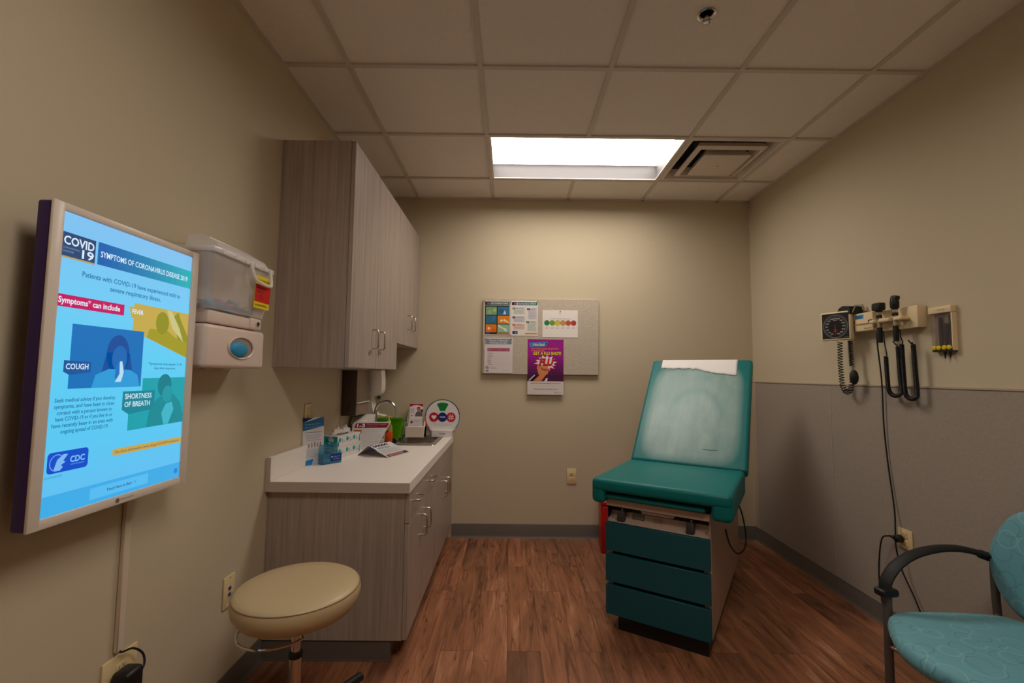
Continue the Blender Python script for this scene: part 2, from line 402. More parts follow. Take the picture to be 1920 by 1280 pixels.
def dup(root, loc, label, rz=None, group=None):
    def cp(o, par):
        c = o.copy(); COL.objects.link(c)
        if par is not None:
            c.parent = par; c.matrix_parent_inverse = o.matrix_parent_inverse.copy()
        for ch in list(o.children): cp(ch, c)
        return c
    r = cp(root, None); r.location = loc
    if rz is not None: r.rotation_euler[2] = rz
    r['label'] = label
    if group: r['group'] = group
    return r
def struct(o):
    o['kind'] = 'structure'; return o

# ---------------------------------------------------------------- the room
GX0, GY0, G = -0.7637, 2.030, 0.6096
T = 0.1
b = B(); b.box(XL-T, XR+T, YF-T, YB+T, -0.1, 0, FLOOR); struct(b.build('floor'))
def wall(name, x0, x1, y0, y1): b = B(); b.box(x0, x1, y0, y1, 0, ZC+0.3, WALL); return struct(b.build(name))
wall('wall_left', XL-T, XL, YF-T, YB+T); wr = wall('wall_right', XR, XR+T, YF-T, YB+T)
wall('wall_back', XL, XR, YB, YB+T); wall('wall_front', XL, XR, YF-T, YF)
# ceiling tiles, leaving the light and the diffuser open
xs = [XL] + [GX0+G*i for i in range(5)] + [XR]
ys = [YF] + [GY0+G*j for j in range(-5, 3) if GY0+G*j > YF+0.01] + [YB]
b = B()
for i in range(len(xs)-1):
    for j in range(len(ys)-1):
        if abs(ys[j]-(GY0+G)) < 0.01 and i in (2, 3, 4): continue
        if abs(ys[j]-(GY0-3*G)) < 0.01 and i in (2, 3): continue
        b.box(xs[i]+0.001, xs[i+1]-0.001, ys[j]+0.001, ys[j+1]-0.001, ZC+0.004, ZC+0.02, TILE)
ceil = struct(b.build('ceiling'))
b = B(); hw = 0.012
for i, x in enumerate(xs[1:-1]):
    if i == 2:     # the bar at the middle of the light stops at it
        b.box(x-hw, x+hw, YF, GY0-3*G, ZC-0.004, ZC+0.004, GRID); b.box(x-hw, x+hw, GY0-2*G, GY0+G, ZC-0.004, ZC+0.004, GRID); b.box(x-hw, x+hw, GY0+2*G, YB, ZC-0.004, ZC+0.004, GRID)
    else: b.box(x-hw, x+hw, YF, YB, ZC-0.004, ZC+0.004, GRID)
for y in ys[1:-1]: b.box(XL, XR, y-hw, y+hw, ZC-0.0045, ZC+0.004, GRID)
b.box(XL, XL+0.022, YF, YB, ZC-0.004, ZC+0.004, GRID); b.box(XR-0.022, XR, YF, YB, ZC-0.004, ZC+0.004, GRID)
b.box(XL, XR, YB-0.022, YB, ZC-0.004, ZC+0.004, GRID)
b.build('ceiling_grid', ceil)
b = B(); b.box(XL-T, XR+T, YF-T, YB+T, ZC+0.3, ZC+0.36, TILE); b.build('roof_deck', ceil)
# baseboards (coved rubber)
def baseboard(name, p0, p1, nrm):
    prof = [(0.0, 0.0), (0.016, 0.0), (0.010, 0.008), (0.006, 0.02), (0.006, 0.098), (0.003, 0.104), (0.0, 0.104)]
    b = B(); p0 = Vector(p0); p1 = Vector(p1); n = Vector(nrm)
    R = [[b.v(p + n*q[0] + Vector((0, 0, q[1]))) for q in prof] for p in (p0, p1)]
    b.skin(R, BASEB); return struct(b.build(name))
baseboard('baseboard_back', (-0.44, YB, 0), (XR, YB, 0), (0, -1, 0))
baseboard('baseboard_right', (XR, YF, 0), (XR, YB, 0), (-1, 0, 0))
baseboard('baseboard_left', (XL, YF, 0), (XL, 2.092, 0), (1, 0, 0))
# wainscot panels on the right wall
b = B(); WZ = 1.218
for y0, y1 in ((YF, 0.315), (0.32, 1.535), (1.54, 2.752), (2.757, 3.585)):
    b.box(XR-0.008, XR, y0+0.001, y1-0.001, 0.10, WZ, PANEL)
b.build('wainscot_panel', wr)
b = B(); b.box(XR-0.012, XR, YF, YB, WZ, WZ+0.008, PTRIM)
for y in (0.3175, 1.5375, 2.7545, 3.588): b.box(XR-0.0095, XR, y-0.003, y+0.003, 0.10, WZ, PTRIM)
b.box(XR-0.009, XR, 3.591, YB, 0.10, WZ, PTRIM)
b.build('wainscot_trim', wr)
b = B(); b.box(XL, XL+0.004, 2.925, 2.94, 0.885, 1.285, PTRIM); struct(b.build('trim_1'))

# ---------------------------------------------------------------- ceiling light, diffuser, sprinkler
lx0, lx1, ly0, ly1 = GX0+G+hw, GX0+3*G-hw, GY0+G+hw, GY0+2*G-hw
t = thing('ceiling_light', 'bright recessed white rectangular ceiling light panel', 'ceiling light', ((lx0+lx1)/2, (ly0+ly1)/2, ZC))
cx, cy = (lx0+lx1)/2, (ly0+ly1)/2
HOUS = mat('light_housing', (84, 82, 84), rough=0.6)
b = B(); X, Y = (lx1-lx0)/2, (ly1-ly0)/2
for x0, x1, y0, y1 in ((-X-0.006, -X, -Y-0.006, Y+0.006), (X, X+0.006, -Y-0.006, Y+0.006), (-X, X, Y, Y+0.006), (-X, X, -Y-0.006, -Y)):
    b.box(x0, x1, y0, y1, -0.002, 0.115, HOUS)
b.box(-X-0.006, X+0.006, -Y-0.006, Y+0.006, 0.108, 0.12, HOUS); b.build('housing', t)
b = B(); b.box(-X+0.004, X-0.004, -Y+0.004, Y-0.02, 0.098, 0.106, emit('lamp_lens', LAMP_COL, LAMP)); b.build('lens', t)
b = B()
for x0, x1, y0, y1 in ((-X, -X+0.012, -Y, Y), (X-0.012, X, -Y, Y), (-X, X, Y-0.012, Y), (-X, X, -Y, -Y+0.006)): b.box(x0, x1, y0, y1, -0.0035, 0.0, WHITE)
b.build('frame', t)
t['group'] = 'recessed ceiling lights'
t2 = dup(t, ((lx0+lx1)/2, (ly0+ly1)/2-4*G, ZC), 'recessed ceiling light panel behind the camera, outside the photo', group='recessed ceiling lights')
for ch in t2.children:
    if ch.name.startswith('lens'): ch.data = ch.data.copy(); ch.data.materials[0] = emit('rear_lamp_lens', LAMP_COL, LAMP*REAR)
dx0, dx1 = GX0+3*G+hw, GX0+4*G-hw
t = thing('air_diffuser', 'square white ceiling air diffuser with stepped cones, right of the light', 'air vent', ((dx0+dx1)/2, cy, ZC))
DIF = mat('diffuser_paint', (222, 208, 196), rough=0.5)
X = (dx1-dx0)/2
b = B()
def cone(b, r0, z0, r1, z1, m, th=0.004):
    A = [b.v((sx*r0, sy*r0, z0)) for sx, sy in ((-1, -1), (1, -1), (1, 1), (-1, 1))]; C = [b.v((sx*r1, sy*r1, z1)) for sx, sy in ((-1, -1), (1, -1), (1, 1), (-1, 1))]
    for k in range(4): b.face([A[k], A[(k+1) % 4], C[(k+1) % 4], C[k]], m)
cone(b, X, 0, X-0.022, 0.0, DIF); cone(b, X-0.022, 0.0, X-0.05, 0.06, DIF); cone(b, X-0.05, 0.06, 0.12, 0.16, BLACK)
b.quad([(-0.12, -0.12, 0.16), (0.12, -0.12, 0.16), (0.12, 0.12, 0.16), (-0.12, 0.12, 0.16)], BLACK)
b.build('outer_frame', t)
b = B(); cone(b, X-0.075, -0.002, X-0.105, -0.012, DIF); cone(b, X-0.105, -0.012, X-0.125, 0.04, DIF); cone(b, X-0.075, -0.001, X-0.095, 0.03, DIF); b.build('cone', t)
b = B(); b.box(-(X-0.145), X-0.145, -(X-0.145), X-0.145, -0.028, -0.022, DIF, 0.002); cone(b, X-0.147, -0.022, X-0.18, 0.04, DIF)
b.cyl((0, 0, -0.031), (0, 0, -0.027), 0.006, NICKEL, n=10); b.build('centre_plate', t)
t = thing('fire_sprinkler', 'small round chrome sprinkler head recessed in the ceiling', 'sprinkler', (0.764, 1.706, ZC+0.004))
b = B(); b.lathe([(0.036, 0.0), (0.036, -0.004), (0.030, -0.006), (0.024, -0.002), (0.022, 0.004)], CHROME, n=32); b.build('escutcheon', t)
b = B(); b.lathe([(0.022, 0.004), (0.022, 0.001)], BLACK, n=24)
b.cyl((0, 0, 0.002), (0, 0, -0.018), 0.008, CHROME, n=12)
for sx in (-1, 1): b.tube([(sx*0.008, 0, -0.012), (sx*0.014, 0, -0.022), (sx*0.003, 0, -0.036)], 0.002, CHROME, n=6)
b.lathe([(0.002, -0.036), (0.013, -0.037), (0.013, -0.039), (0.002, -0.040)], CHROME, n=14); b.build('head', t)

# ---------------------------------------------------------------- upper cabinets
def pull(parent, x, y, z, L=0.10, out=0.032, vertical=True, r=0.005, name='handle'):
    """bent wire pull standing off a face whose outside is local -y; x,y,z its centre on the face"""
    b = B(); e = L/2
    if vertical: P = [(0, 0, -e), (0, -out+0.008, -e), (0, -out, -e+0.008), (0, -out, e-0.008), (0, -out+0.008, e), (0, 0, e)]
    else: P = [(-e, 0, 0), (-e, -out+0.008, 0), (-e+0.008, -out, 0), (e-0.008, -out, 0), (e, -out+0.008, 0), (e, 0, 0)]
    b.tube(P, r, NICKEL, n=10); return b.build(name, parent, loc=(x, y, z))
# cabinets on the left wall: local x runs along +Y, local -y faces the room (+X)
def lw(y, z=0.0): return (XL, y, z)
def upper(y0, y1, z0, z1, label, seam, hz, lock=None):
    t = thing('wall_cabinet', label, 'cabinet', lw(y0, z0), PI/2, 'wood grain wall cabinets over the counter')
    W, H, D = y1-y0, z1-z0, 0.325
    b = B(); b.box(0, W, -D, -0.001, 0, H, LAM); b.build('carcass', t)
    for i, (a, c) in enumerate(((0.0, seam-y0), (seam-y0, W))):
        b = B(); b.box(a+0.0015, c-0.0015, -D-0.021, -D-0.001, 0.0015, H-0.001, LAM, 0.001, 1)
        d = b.build('door', t)
        hx = c-0.062 if i == 0 else a+0.062
        pull(d, hx, -D-0.021, hz-z0)
        if lock:
            b = B(); lxx = hx-0.045 if i == 0 else hx+0.0
            b.cyl((0, 0, 0), (0, -0.012, 0), 0.009, NICKEL, n=16); b.cyl((0, -0.012, 0), (0, -0.0125, 0), 0.004, BLACK, n=8)
            b.build('lock', d, loc=(lxx, -D-0.021, hz-z0-0.068))
    return t
upper(2.08, 2.955, 1.283, 2.352, 'tall wood-grain wall cabinet with locks, nearest the wall screen', 2.49, 1.44, True)
upper(2.957, 3.632, 1.455, 2.352, 'shorter wood-grain wall cabinet above the sink, touching the back wall', 3.30, 1.62)

# ---------------------------------------------------------------- base cabinets and counter
CT = 0.775
def base(y0, y1, label, seam, panel_end):
    t = thing('base_cabinet', label, 'cabinet', lw(y0), PI/2, 'wood grain base cabinets under the counter')
    W = y1-y0; D = 0.617
    b = B(); b.box(0, W, -D, -0.001, 0.09, CT-0.046, LAM); b.build('carcass', t)
    b = B(); b.box(0.012, W, -D+0.055, -0.001, 0, 0.089, BASEB, 0.003)
    if panel_end: b.box(0.006, 0.012, -D+0.05, -0.001, 0, 0.09, BASEB); b.box(0.002, 0.012, -D+0.048, -0.001, 0, 0.006, BASEB)
    b.build('toe_kick', t)
    s = seam-y0; fy = -D-0.001; th = 0.020
    if panel_end:
        for a, c in ((0, s), (s, W)):
            b = B(); b.box(a+0.0015, c-0.0015, fy-th, fy, 0.592, CT-0.050, LAM, 0.001, 1); d = b.build('drawer', t)
            pull(d, (a+c)/2-(0.04 if a == 0 else 0), fy-th, 0.675, vertical=False, L=0.115)
    else:
        b = B(); b.box(0.0015, W-0.0015, fy-th, fy, 0.592, CT-0.050, LAM, 0.001, 1); b.build('false_drawer_front', t)
    for i, (a, c) in enumerate(((0, s), (s, W))):
        b = B(); b.box(a+0.0015, c-0.0015, fy-th, fy, 0.092, 0.588, LAM, 0.001, 1); d = b.build('door', t)
        pull(d, c-0.058 if i == 0 else a+0.058, fy-th, 0.50 if panel_end else 0.487)
base(2.092, 2.789, 'near wood-grain base cabinet with two drawers, beside the stool', 2.425, True)
base(2.791, 3.632, 'wood-grain sink base cabinet in the back left corner', 3.20, False)
# countertop with a hole for the sink
ct = thing('countertop', 'white laminate countertop with backsplash over the base cabinets', 'countertop', lw(2.068, CT), PI/2)
W = YB-0.001-2.068; D = 0.642
SX0, SX1, SY0, SY1 = 1.08, 1.53, -0.555, -0.175          # sink hole in the counter's own axes
b = B(); th = 0.045
for x0, x1, y0, y1 in ((0, SX0, -D, -0.001), (SX1, W, -D, -0.001), (SX0, SX1, -D, SY0), (SX0, SX1, SY1, -0.001)): b.box(x0, x1, y0, y1, -th, 0, COUNTER)
b.build('slab', ct)
b = B(); b.box(0, W, -0.022, -0.001, 0.0, 0.105, COUNTER, 0.002, 1); b.box(W-0.021, W, -D, -0.022, 0.0, 0.105, COUNTER, 0.002, 1); b.build('backsplash', ct)
b = B(); b.box(-0.0015, 0.0, -D, -0.001, -th, -0.001, mat('counter_edge_band', (190, 176, 164), rough=0.5)); b.box(-0.0015, 0.0, -0.022, -0.001, 0, 0.105, mat('counter_edge_band', (190, 176, 164)))
b.build('edge_band', ct)
# sink
sk = thing('sink', 'stainless steel drop-in sink set in the counter', 'sink', lw(2.068, CT), PI/2)
b = B()
def loopz(x0, x1, y0, y1, z, r, n=5):
    pts = []
    for (cx_, cy_, a0) in ((x1-r, y1-r, 0), (x0+r, y1-r, PI/2), (x0+r, y0+r, PI), (x1-r, y0+r, 3*PI/2)):
        for k in range(n+1): a = a0+PI/2*k/n; pts.append((cx_+r*math.cos(a), cy_+r*math.sin(a), z))
    return pts
rings = [loopz(SX0-0.02, SX1+0.02, SY0-0.02, SY1+0.02, 0.0005, 0.02), loopz(SX0-0.018, SX1+0.018, SY0-0.018, SY1+0.018, 0.004, 0.02), loopz(SX0+0.012, SX1-0.012, SY0+0.012, SY1-0.012, 0.003, 0.04),
         loopz(SX0+0.018, SX1-0.018, SY0+0.018, SY1-0.018, -0.006, 0.04), loopz(SX0+0.03, SX1-0.03, SY0+0.03, SY1-0.03, -0.135, 0.045), loopz(SX0+0.06, SX1-0.06, SY0+0.06, SY1-0.06, -0.15, 0.05)]
R = [[b.v(p) for p in r] for r in rings]; b.skin(R, STEEL, cap=False); b.face(R[-1], STEEL); b.build('basin', sk)
b = B(); b.lathe([(0.028, 0.001), (0.028, 0.003), (0.018, 0.002), (0.014, -0.001)], CHROME, c=((SX0+SX1)/2, (SY0+SY1)/2, -0.15), n=24); b.build('drain', sk)
# faucet: gooseneck, spout swings towards the room
fc = thing('faucet', 'chrome gooseneck faucet behind the sink', 'faucet', (XL+0.137, 3.245, CT), 0)
b = B(); b.lathe([(0.026, 0), (0.026, 0.008), (0.018, 0.014), (0.014, 0.03)], CHROME, n=24); b.build('base_flange', fc)
b = B(); P = [(0, 0, 0.01), (0, 0, 0.215)] + [(0.072-0.072*math.cos(a), 0, 0.215+0.072*math.sin(a)) for a in [PI*k/12 for k in range(1, 12)]] + [(0.146, 0, 0.205), (0.152, 0, 0.175)]
b.tube(P, 0.0115, CHROME, n=16); b.build('spout', fc)
for sg, nm in ((1, 'lever'),):
    b = B(); b.lathe([(0.015, 0), (0.015, 0.02), (0.01, 0.03)], CHROME, c=(0, sg*0.075, 0), n=16); b.tube([(0, sg*0.075, 0.028), (0.03, sg*0.085, 0.034), (0.06, sg*0.09, 0.036)], 0.005, CHROME, n=8); b.build(nm, fc)

# ---------------------------------------------------------------- wall screen
X0 = 0.962; SWd, SHt = 0.461, 0.708; FZ = 0.9225; FY = -(0.097)   # front face, local y
t = thing('wall_display', 'white framed portrait touch screen mounted on the left wall showing a health notice', 'screen', lw(X0, FZ), PI/2)
PURP = mat('purple_black_plastic', (52, 22, 92), rough=0.4)
FRM = mat('silver_white_bezel', (222, 210, 198), rough=0.32)
b = B(); b.box(0.002, SWd-0.002, FY+0.006, FY+0.040, 0.002, SHt-0.002, PURP, 0.006, 3); b.build('housing', t)
b = B(); b.box(0.10, SWd-0.10, FY+0.041, -0.001, 0.16, SHt-0.16, BLACK); b.build('wall_mount', t)
u0, u1, v0, v1 = 0.057*SWd, 0.938*SWd, 0.032*SHt, 0.974*SHt
b = B()
b.box(0, u0, FY, FY+0.008, 0, SHt, FRM, 0.003, 2); b.box(u1, SWd, FY, FY+0.008, 0, SHt, FRM, 0.003, 2)
b.box(u0-0.003, u1+0.003, FY, FY+0.008, 0, v0, FRM, 0.003, 2); b.box(u0-0.003, u1+0.003, FY, FY+0.008, v1, SHt, FRM, 0.003, 2)
bz = b.build('bezel', t)
b = B(); b.disc(0.468*SWd, 0.016*SHt, 0.006, FY, PR(120, 100, 120)); b.text('Outcome', 0.485*SWd, 0.575*SWd, 0.0145*SHt, 0.005, FY, PR(120, 100, 120), 1); b.build('maker_mark', bz)
# the picture on the screen (u, v in fractions of the frame)
b = B(); y = FY+0.004
def U(u): return u*SWd
def Vv(v): return v*SHt
def SR(u0_, u1_, v0_, v1_, m, l=1): b.rect(U(u0_), U(u1_), Vv(v0_), Vv(v1_), y, m, l)
def SP(pts, m, l=1): b.poly([(U(p[0]), Vv(p[1])) for p in pts], y, m, l)
def ST(s_, u0_, u1_, vb, h, m, l=3, bold=0.0, fit=True, align='L'): b.text(s_, U(u0_), U(u1_), Vv(vb), Vv(h), y, m, l, bold, fit, align)
sky = [(122, 188, 236), (108, 198, 240), (92, 200, 238), (86, 196, 238), (96, 186, 236)]
n = 40
for i in range(n):                                     # soft vertical shift of the page colour, as displayed
    f = i/(n-1)*(len(sky)-1); k = min(int(f), len(sky)-2); q = f-k
    c = [round(sky[k][j]*(1-q)+sky[k+1][j]*q) for j in range(3)]
    va = v1/SHt-(v1-v0)/SHt*(i+1)/n; vb = v1/SHt-(v1-v0)/SHt*i/n
    SR(0.057, 0.938, va, vb, SC(*c), 0)
WH = SC(214, 232, 246); NAVY = SC(34, 66, 110); DB = SC(22, 96, 152)
SR(0.057, 0.235, 0.834, 0.910, NAVY, 1); SR(0.057, 0.235, 0.829, 0.8345, SC(176, 150, 90), 1)
ST('COVID', 0.066, 0.226, 0.872, 0.027, WH, 3, 0.02); ST('19', 0.162, 0.226, 0.840, 0.027, WH, 3, 0.02)
ST('CORONAVIRUS', 0.064, 0.15, 0.858, 0.006, SC(120, 150, 190), 3); ST('DISEASE', 0.064, 0.12, 0.847, 0.006, SC(120, 150, 190), 3)
for i in range(16):
    q = i/15; c = (round(8+q*2), round(92+q*78), round(170+q*10)); SR(0.249+i*(0.689/16), 0.249+(i+1)*(0.689/16), 0.834, 0.911, SC(*c), 1)
ST('SYMPTOMS OF CORONAVIRUS DISEASE 2019', 0.265, 0.905, 0.862, 0.020, WH, 3, 0.012)
ST('Patients with COVID-19 have experienced mild to', 0.173, 0.850, 0.782, 0.017, SC(20, 110, 160), 2, 0.014)
ST('severe respiratory illness.', 0.335, 0.690, 0.752, 0.017, SC(20, 110, 160), 2, 0.014)
SR(0.057, 0.434, 0.675, 0.714, SC(190, 12, 92), 1); ST('Symptoms* can include', 0.062, 0.405, 0.687, 0.019, WH, 3, 0.02)
# fever picture
SP([(0.499, 0.728), (0.938, 0.724), (0.938, 0.535), (0.499, 0.625)], SC(190, 164, 74), 1)
SP([(0.465, 0.712), (0.640, 0.712), (0.640, 0.672), (0.483, 0.672)], SC(190, 164, 74), 2)
ST('FEVER', 0.486, 0.565, 0.688, 0.016, WH, 4, 0.015)
b.disc(U(0.715), Vv(0.668), U(0.052), y, SC(140, 138, 34), 3, rz=Vv(0.045))
SP([(0.60, 0.605), (0.62, 0.640), (0.70, 0.640), (0.76, 0.64), (0.83, 0.615), (0.938, 0.60), (0.938, 0.535), (0.60, 0.605)][:-1], SC(156, 148, 38), 2)
SP([(0.80, 0.70), (0.845, 0.722), (0.86, 0.70), (0.938, 0.625), (0.938, 0.60), (0.85, 0.61)], SC(140, 138, 34), 3)
SP([(0.745, 0.722), (0.785, 0.722), (0.86, 0.655), (0.90, 0.60), (0.80, 0.65)], SC(196, 190, 130), 4)
ST('*Symptoms may appear 2-14', 0.628, 0.90, 0.501, 0.009, DB, 2, 0.01); ST('days after exposure.', 0.672, 0.85, 0.484, 0.009, DB, 2, 0.01)
# cough picture
SR(0.143, 0.580, 0.418, 0.625, SC(8, 108, 182), 2)
b.disc(U(0.415), Vv(0.535), U(0.072), y, SC(4, 74, 150), 3, rz=Vv(0.068))
SP([(0.345, 0.54), (0.49, 0.54), (0.515, 0.47), (0.32, 0.47)], SC(4, 74, 150), 3)
b.disc(U(0.425), Vv(0.520), U(0.048), y, SC(16, 100, 176), 4, rz=Vv(0.046))
SP([(0.265, 0.418), (0.285, 0.462), (0.36, 0.482), (0.50, 0.480), (0.55, 0.462), (0.572, 0.418)], SC(40, 150, 210), 4)
SP([(0.405, 0.495), (0.43, 0.515), (0.455, 0.50), (0.462, 0.465), (0.42, 0.435), (0.40, 0.455)], SC(20, 112, 186), 5)
SP([(0.425, 0.508), (0.440, 0.512), (0.456, 0.47), (0.440, 0.437), (0.402, 0.437), (0.428, 0.465)], SC(180, 214, 238), 6)
SP([(0.112, 0.508), (0.255, 0.505), (0.255, 0.470), (0.143, 0.462), (0.112, 0.472)], SC(10, 82, 150), 5); ST('COUGH', 0.122, 0.240, 0.480, 0.018, WH, 7, 0.015)
# shortness of breath picture
SP([(0.594, 0.449), (0.938, 0.452), (0.938, 0.264), (0.508, 0.258), (0.508, 0.335), (0.594, 0.345)], SC(18, 156, 168), 2)
SP([(0.462, 0.402), (0.690, 0.402), (0.690, 0.330), (0.508, 0.318), (0.462, 0.336)], SC(12, 128, 146), 3)
ST('SHORTNESS', 0.476, 0.665, 0.374, 0.019, WH, 5, 0.01); ST('OF BREATH', 0.476, 0.655, 0.345, 0.019, WH, 5, 0.01)
b.disc(U(0.765), Vv(0.420), U(0.056), y, SC(8, 122, 136), 4, rz=Vv(0.045))
SP([(0.64, 0.262), (0.66, 0.335), (0.72, 0.372), (0.83, 0.390), (0.90, 0.35), (0.938, 0.30), (0.938, 0.264)], SC(14, 134, 146), 4)
SP([(0.77, 0.264), (0.75, 0.31), (0.78, 0.345), (0.83, 0.352), (0.85, 0.32), (0.81, 0.264)], SC(60, 176, 196), 5)
b.disc(U(0.79), Vv(0.385), U(0.042), y, SC(24, 148, 160), 5, rz=Vv(0.034))
for i, s_ in enumerate(('Seek medical advice if you develop', 'symptoms, and have been in close', 'contact with a person known to', 'have COVID-19 or if you live in or', 'have recently been in an area with', 'ongoing spread of COVID-19.')):
    x_ = (0.085, 0.085, 0.10, 0.095, 0.08, 0.125)[i]; ST(s_, x_, (0.415, 0.41, 0.40, 0.405, 0.41, 0.385)[i], 0.377-i*0.0195, 0.0125, SC(16, 100, 150), 2, 0.012)
def rrect(x0, x1, z0, z1, r, n=4):
    out = []
    for cx_, cz_, a0 in ((x1-r, z1-r, 0), (x0+r, z1-r, PI/2), (x0+r, z0+r, PI), (x1-r, z0+r, 1.5*PI)):
        for k in range(n+1): a = a0+PI/2*k/n; out.append((cx_+r*math.cos(a), cz_+r*math.sin(a)))
    return out
b.poly(rrect(U(0.074), U(0.281), Vv(0.160), Vv(0.224), 0.008), y, SC(10, 74, 196), 1)
b.disc(U(0.120), Vv(0.191), U(0.036), y, SC(110, 160, 230), 2, rz=Vv(0.026), r0=U(0.032), a0=0.9, a1=5.2)
SP([(0.105, 0.170), (0.12, 0.200), (0.15, 0.215), (0.172, 0.213), (0.150, 0.195), (0.162, 0.190), (0.140, 0.182), (0.150, 0.175), (0.135, 0.165)], SC(120, 180, 236), 3)
ST('CDC', 0.185, 0.262, 0.185, 0.019, SC(120, 190, 240), 2, 0.03); SR(0.19, 0.26, 0.177, 0.179, SC(90, 150, 230), 2)
ST('CS 314937-A 03/16/2020', 0.064, 0.15, 0.147, 0.005, SC(24, 100, 150), 2)
SR(0.424, 0.938, 0.177, 0.200, SC(196, 160, 72), 1); ST('For more information: www.cdc.gov/COVID19-symptoms', 0.44, 0.918, 0.184, 0.009, SC(80, 90, 90), 3, 0.01)
SR(0.057, 0.938, 0.032, 0.094, SC(60, 168, 226), 1); SR(0.305, 0.683, 0.045, 0.083, SC(84, 184, 236), 2)
ST('Touch Here to Start   >', 0.402, 0.590, 0.060, 0.010, SC(10, 50, 120), 4, 0.01)
b.disc(U(0.905), Vv(0.062), U(0.017), y, SC(30, 130, 210), 3, rz=Vv(0.011))
b.build('display', t)

# ---------------------------------------------------------------- cable cover, outlets and plugs
b = B(); b.box(-0.011, 0.011, -0.013, -0.001, 0.0, 0.46, mat('painted_raceway', (206, 190, 170), rough=0.5), 0.002, 1)
rc = b.build('cable_cover', loc=(XL, 1.323, 0.487), rot=(0, 0, PI/2)); tag(rc, 'vertical cream cable cover strip running down below the wall screen', 'cable cover')
def plate(name, label, cat, loc, rz, wdt=0.073, h=0.118, kind='duplex', m=IVORY):
    t = thing(name, label, cat, loc, rz)
    b = B(); b.box(-wdt/2, wdt/2, -0.0065, -0.0005, -h/2, h/2, m, 0.0025, 2)
    b.cyl((0, -0.006, 0 if kind != 'data' else h*0.43), (0, -0.0075, 0 if kind != 'data' else h*0.43), 0.0028, NICKEL, n=8)
    b.build('cover_plate', t)
    if kind == 'duplex':
        for sg in (-1, 1):
            b = B(); b.box(-0.0165, 0.0165, -0.0085, -0.006, sg*0.0195-0.0135, sg*0.0195+0.0135, m, 0.003, 2)
            for px_ in (-0.0065, 0.0065): b.rect(px_-0.001, px_+0.001, sg*0.0195-0.001, sg*0.0195+0.007, -0.0085, BLACK)
            b.disc(0, sg*0.0195-0.007, 0.0024, -0.0085, BLACK, n=10); b.build('receptacle', t)
    elif kind == 'data':
        for sg in (-1, 1):
            b = B(); b.box(-0.007, 0.007, -0.0095, -0.006, sg*0.0115-0.006, sg*0.0115+0.006, mat('blue_jack', (24, 44, 150), rough=0.4), 0.001, 1); b.build('network_jack', t)
        b = B(); b.rect(-0.014, 0.014, -h/2+0.008, -h/2+0.014, -0.0065, PR(236, 226, 206)); b.build('paper_label', t)
    return t
plate('wall_outlet', 'ivory outlet on the back wall left of the exam table', 'outlet', (0.489, YB, 0.472), 0)
plate('wall_outlet', 'ivory outlet on the left wall above the brochure holder', 'outlet', lw(2.462, 1.045), PI/2, h=0.095)
plate('network_plate', 'ivory wall plate with two blue network jacks beside the stool', 'wall plate', lw(1.832, 0.415), PI/2, wdt=0.068, kind='data')
plate('wall_outlet', 'ivory double outlet plate at floor-left corner below the cable cover', 'outlet', lw(1.336, 0.418), PI/2, wdt=0.115, h=0.115)
t = thing('power_adapter', 'black plug-in power adapter with cord looping below the screen cable cover', 'power adapter', lw(1.325, 0.41), PI/2)
b = B(); b.box(-0.030, 0.030, -0.062, -0.0095, -0.034, 0.032, BLACK, 0.014, 4); b.build('adapter_body', t)
b = B(); b.tube([(0.02, -0.045, 0.0), (0.045, -0.045, 0.012), (0.052, -0.035, 0.04), (0.032, -0.022, 0.066), (0.0, -0.016, 0.074), (-0.004, -0.008, 0.082)], 0.003, BLACK, smooth=6); b.build('cord', t)

# ---------------------------------------------------------------- glove dispenser and sharps container on the left wall
t = thing('glove_dispenser', 'white plastic glove dispenser with oval opening under the sharps container', 'dispenser', lw(1.605, 1.272), PI/2)
SHELL = mat('pinkish_white_plastic', (222, 204, 192), rough=0.3)
b = B(); b.box(-0.168, 0.176, -0.122, -0.002, 0.0, 0.142, SHELL, 0.014, 4); g = b.build('casing', t)
for x_ in (-0.10, 0.0): b = B(); b.box(x_, x_+0.03, -0.08, -0.06, -0.006, 0.0, SHELL, 0.002); b.build('foot_tab', t)
b = B(); prof = [(1.0, 0.0), (1.06, 0.002), (1.0, 0.006), (0.92, 0.003)]
ell = [(0.074*math.cos(a), 0.038*math.sin(a)) for a in [2*PI*k/40 for k in range(40)]]
b.M = Matrix.Translation((0.022, -0.1215, 0.072)) @ Matrix.Rotation(PI/2, 4, 'X')
b.skin([[b.v((p[0]*s_, p[1]*s_, z)) for p in ell] for s_, z in prof], SHELL, cap=False); b.build('opening_rim', t)
b = B(); b.disc(0.022, 0.072, 0.072, -0.1222, mat('dispenser_recess', (150, 134, 124), rough=0.6), 1, n=36, rz=0.036); b.build('opening', t)
gl = mat('blue_nitrile', (28, 142, 190), rough=0.55, bump=0.5, bscale=70)
b = B(); ell = [(0.054*math.cos(a), 0.027*math.sin(a)) for a in [2*PI*k/32 for k in range(32)]]
b.M = Matrix.Translation((0.008, -0.1226, 0.066)) @ Matrix.Rotation(PI/2, 4, 'X')
b.skin([[b.v((p[0]*s_, p[1]*s_, z)) for p in ell] for s_, z in [(1.0, 0.0), (0.9, 0.005), (0.6, 0.009), (0.2, 0.010)]], gl)
o = b.build('glove_stack', loc=lw(1.605, 1.272), rot=(0, 0, PI/2)); tag(o, 'blue gloves showing in the oval opening of the white dispenser', 'gloves', kind='stuff')
t = thing('sharps_container', 'translucent sharps container with clear lid and red and yellow label', 'sharps container', lw(1.60, 1.435), PI/2)
CLEAR = mat('frosted_plastic', (248, 242, 238), rough=0.4, trans=0.0, spec=0.3, alpha=0.35)
CLEARH = mat('frosted_lid', (246, 242, 240), rough=0.25, alpha=0.7)
b = B()
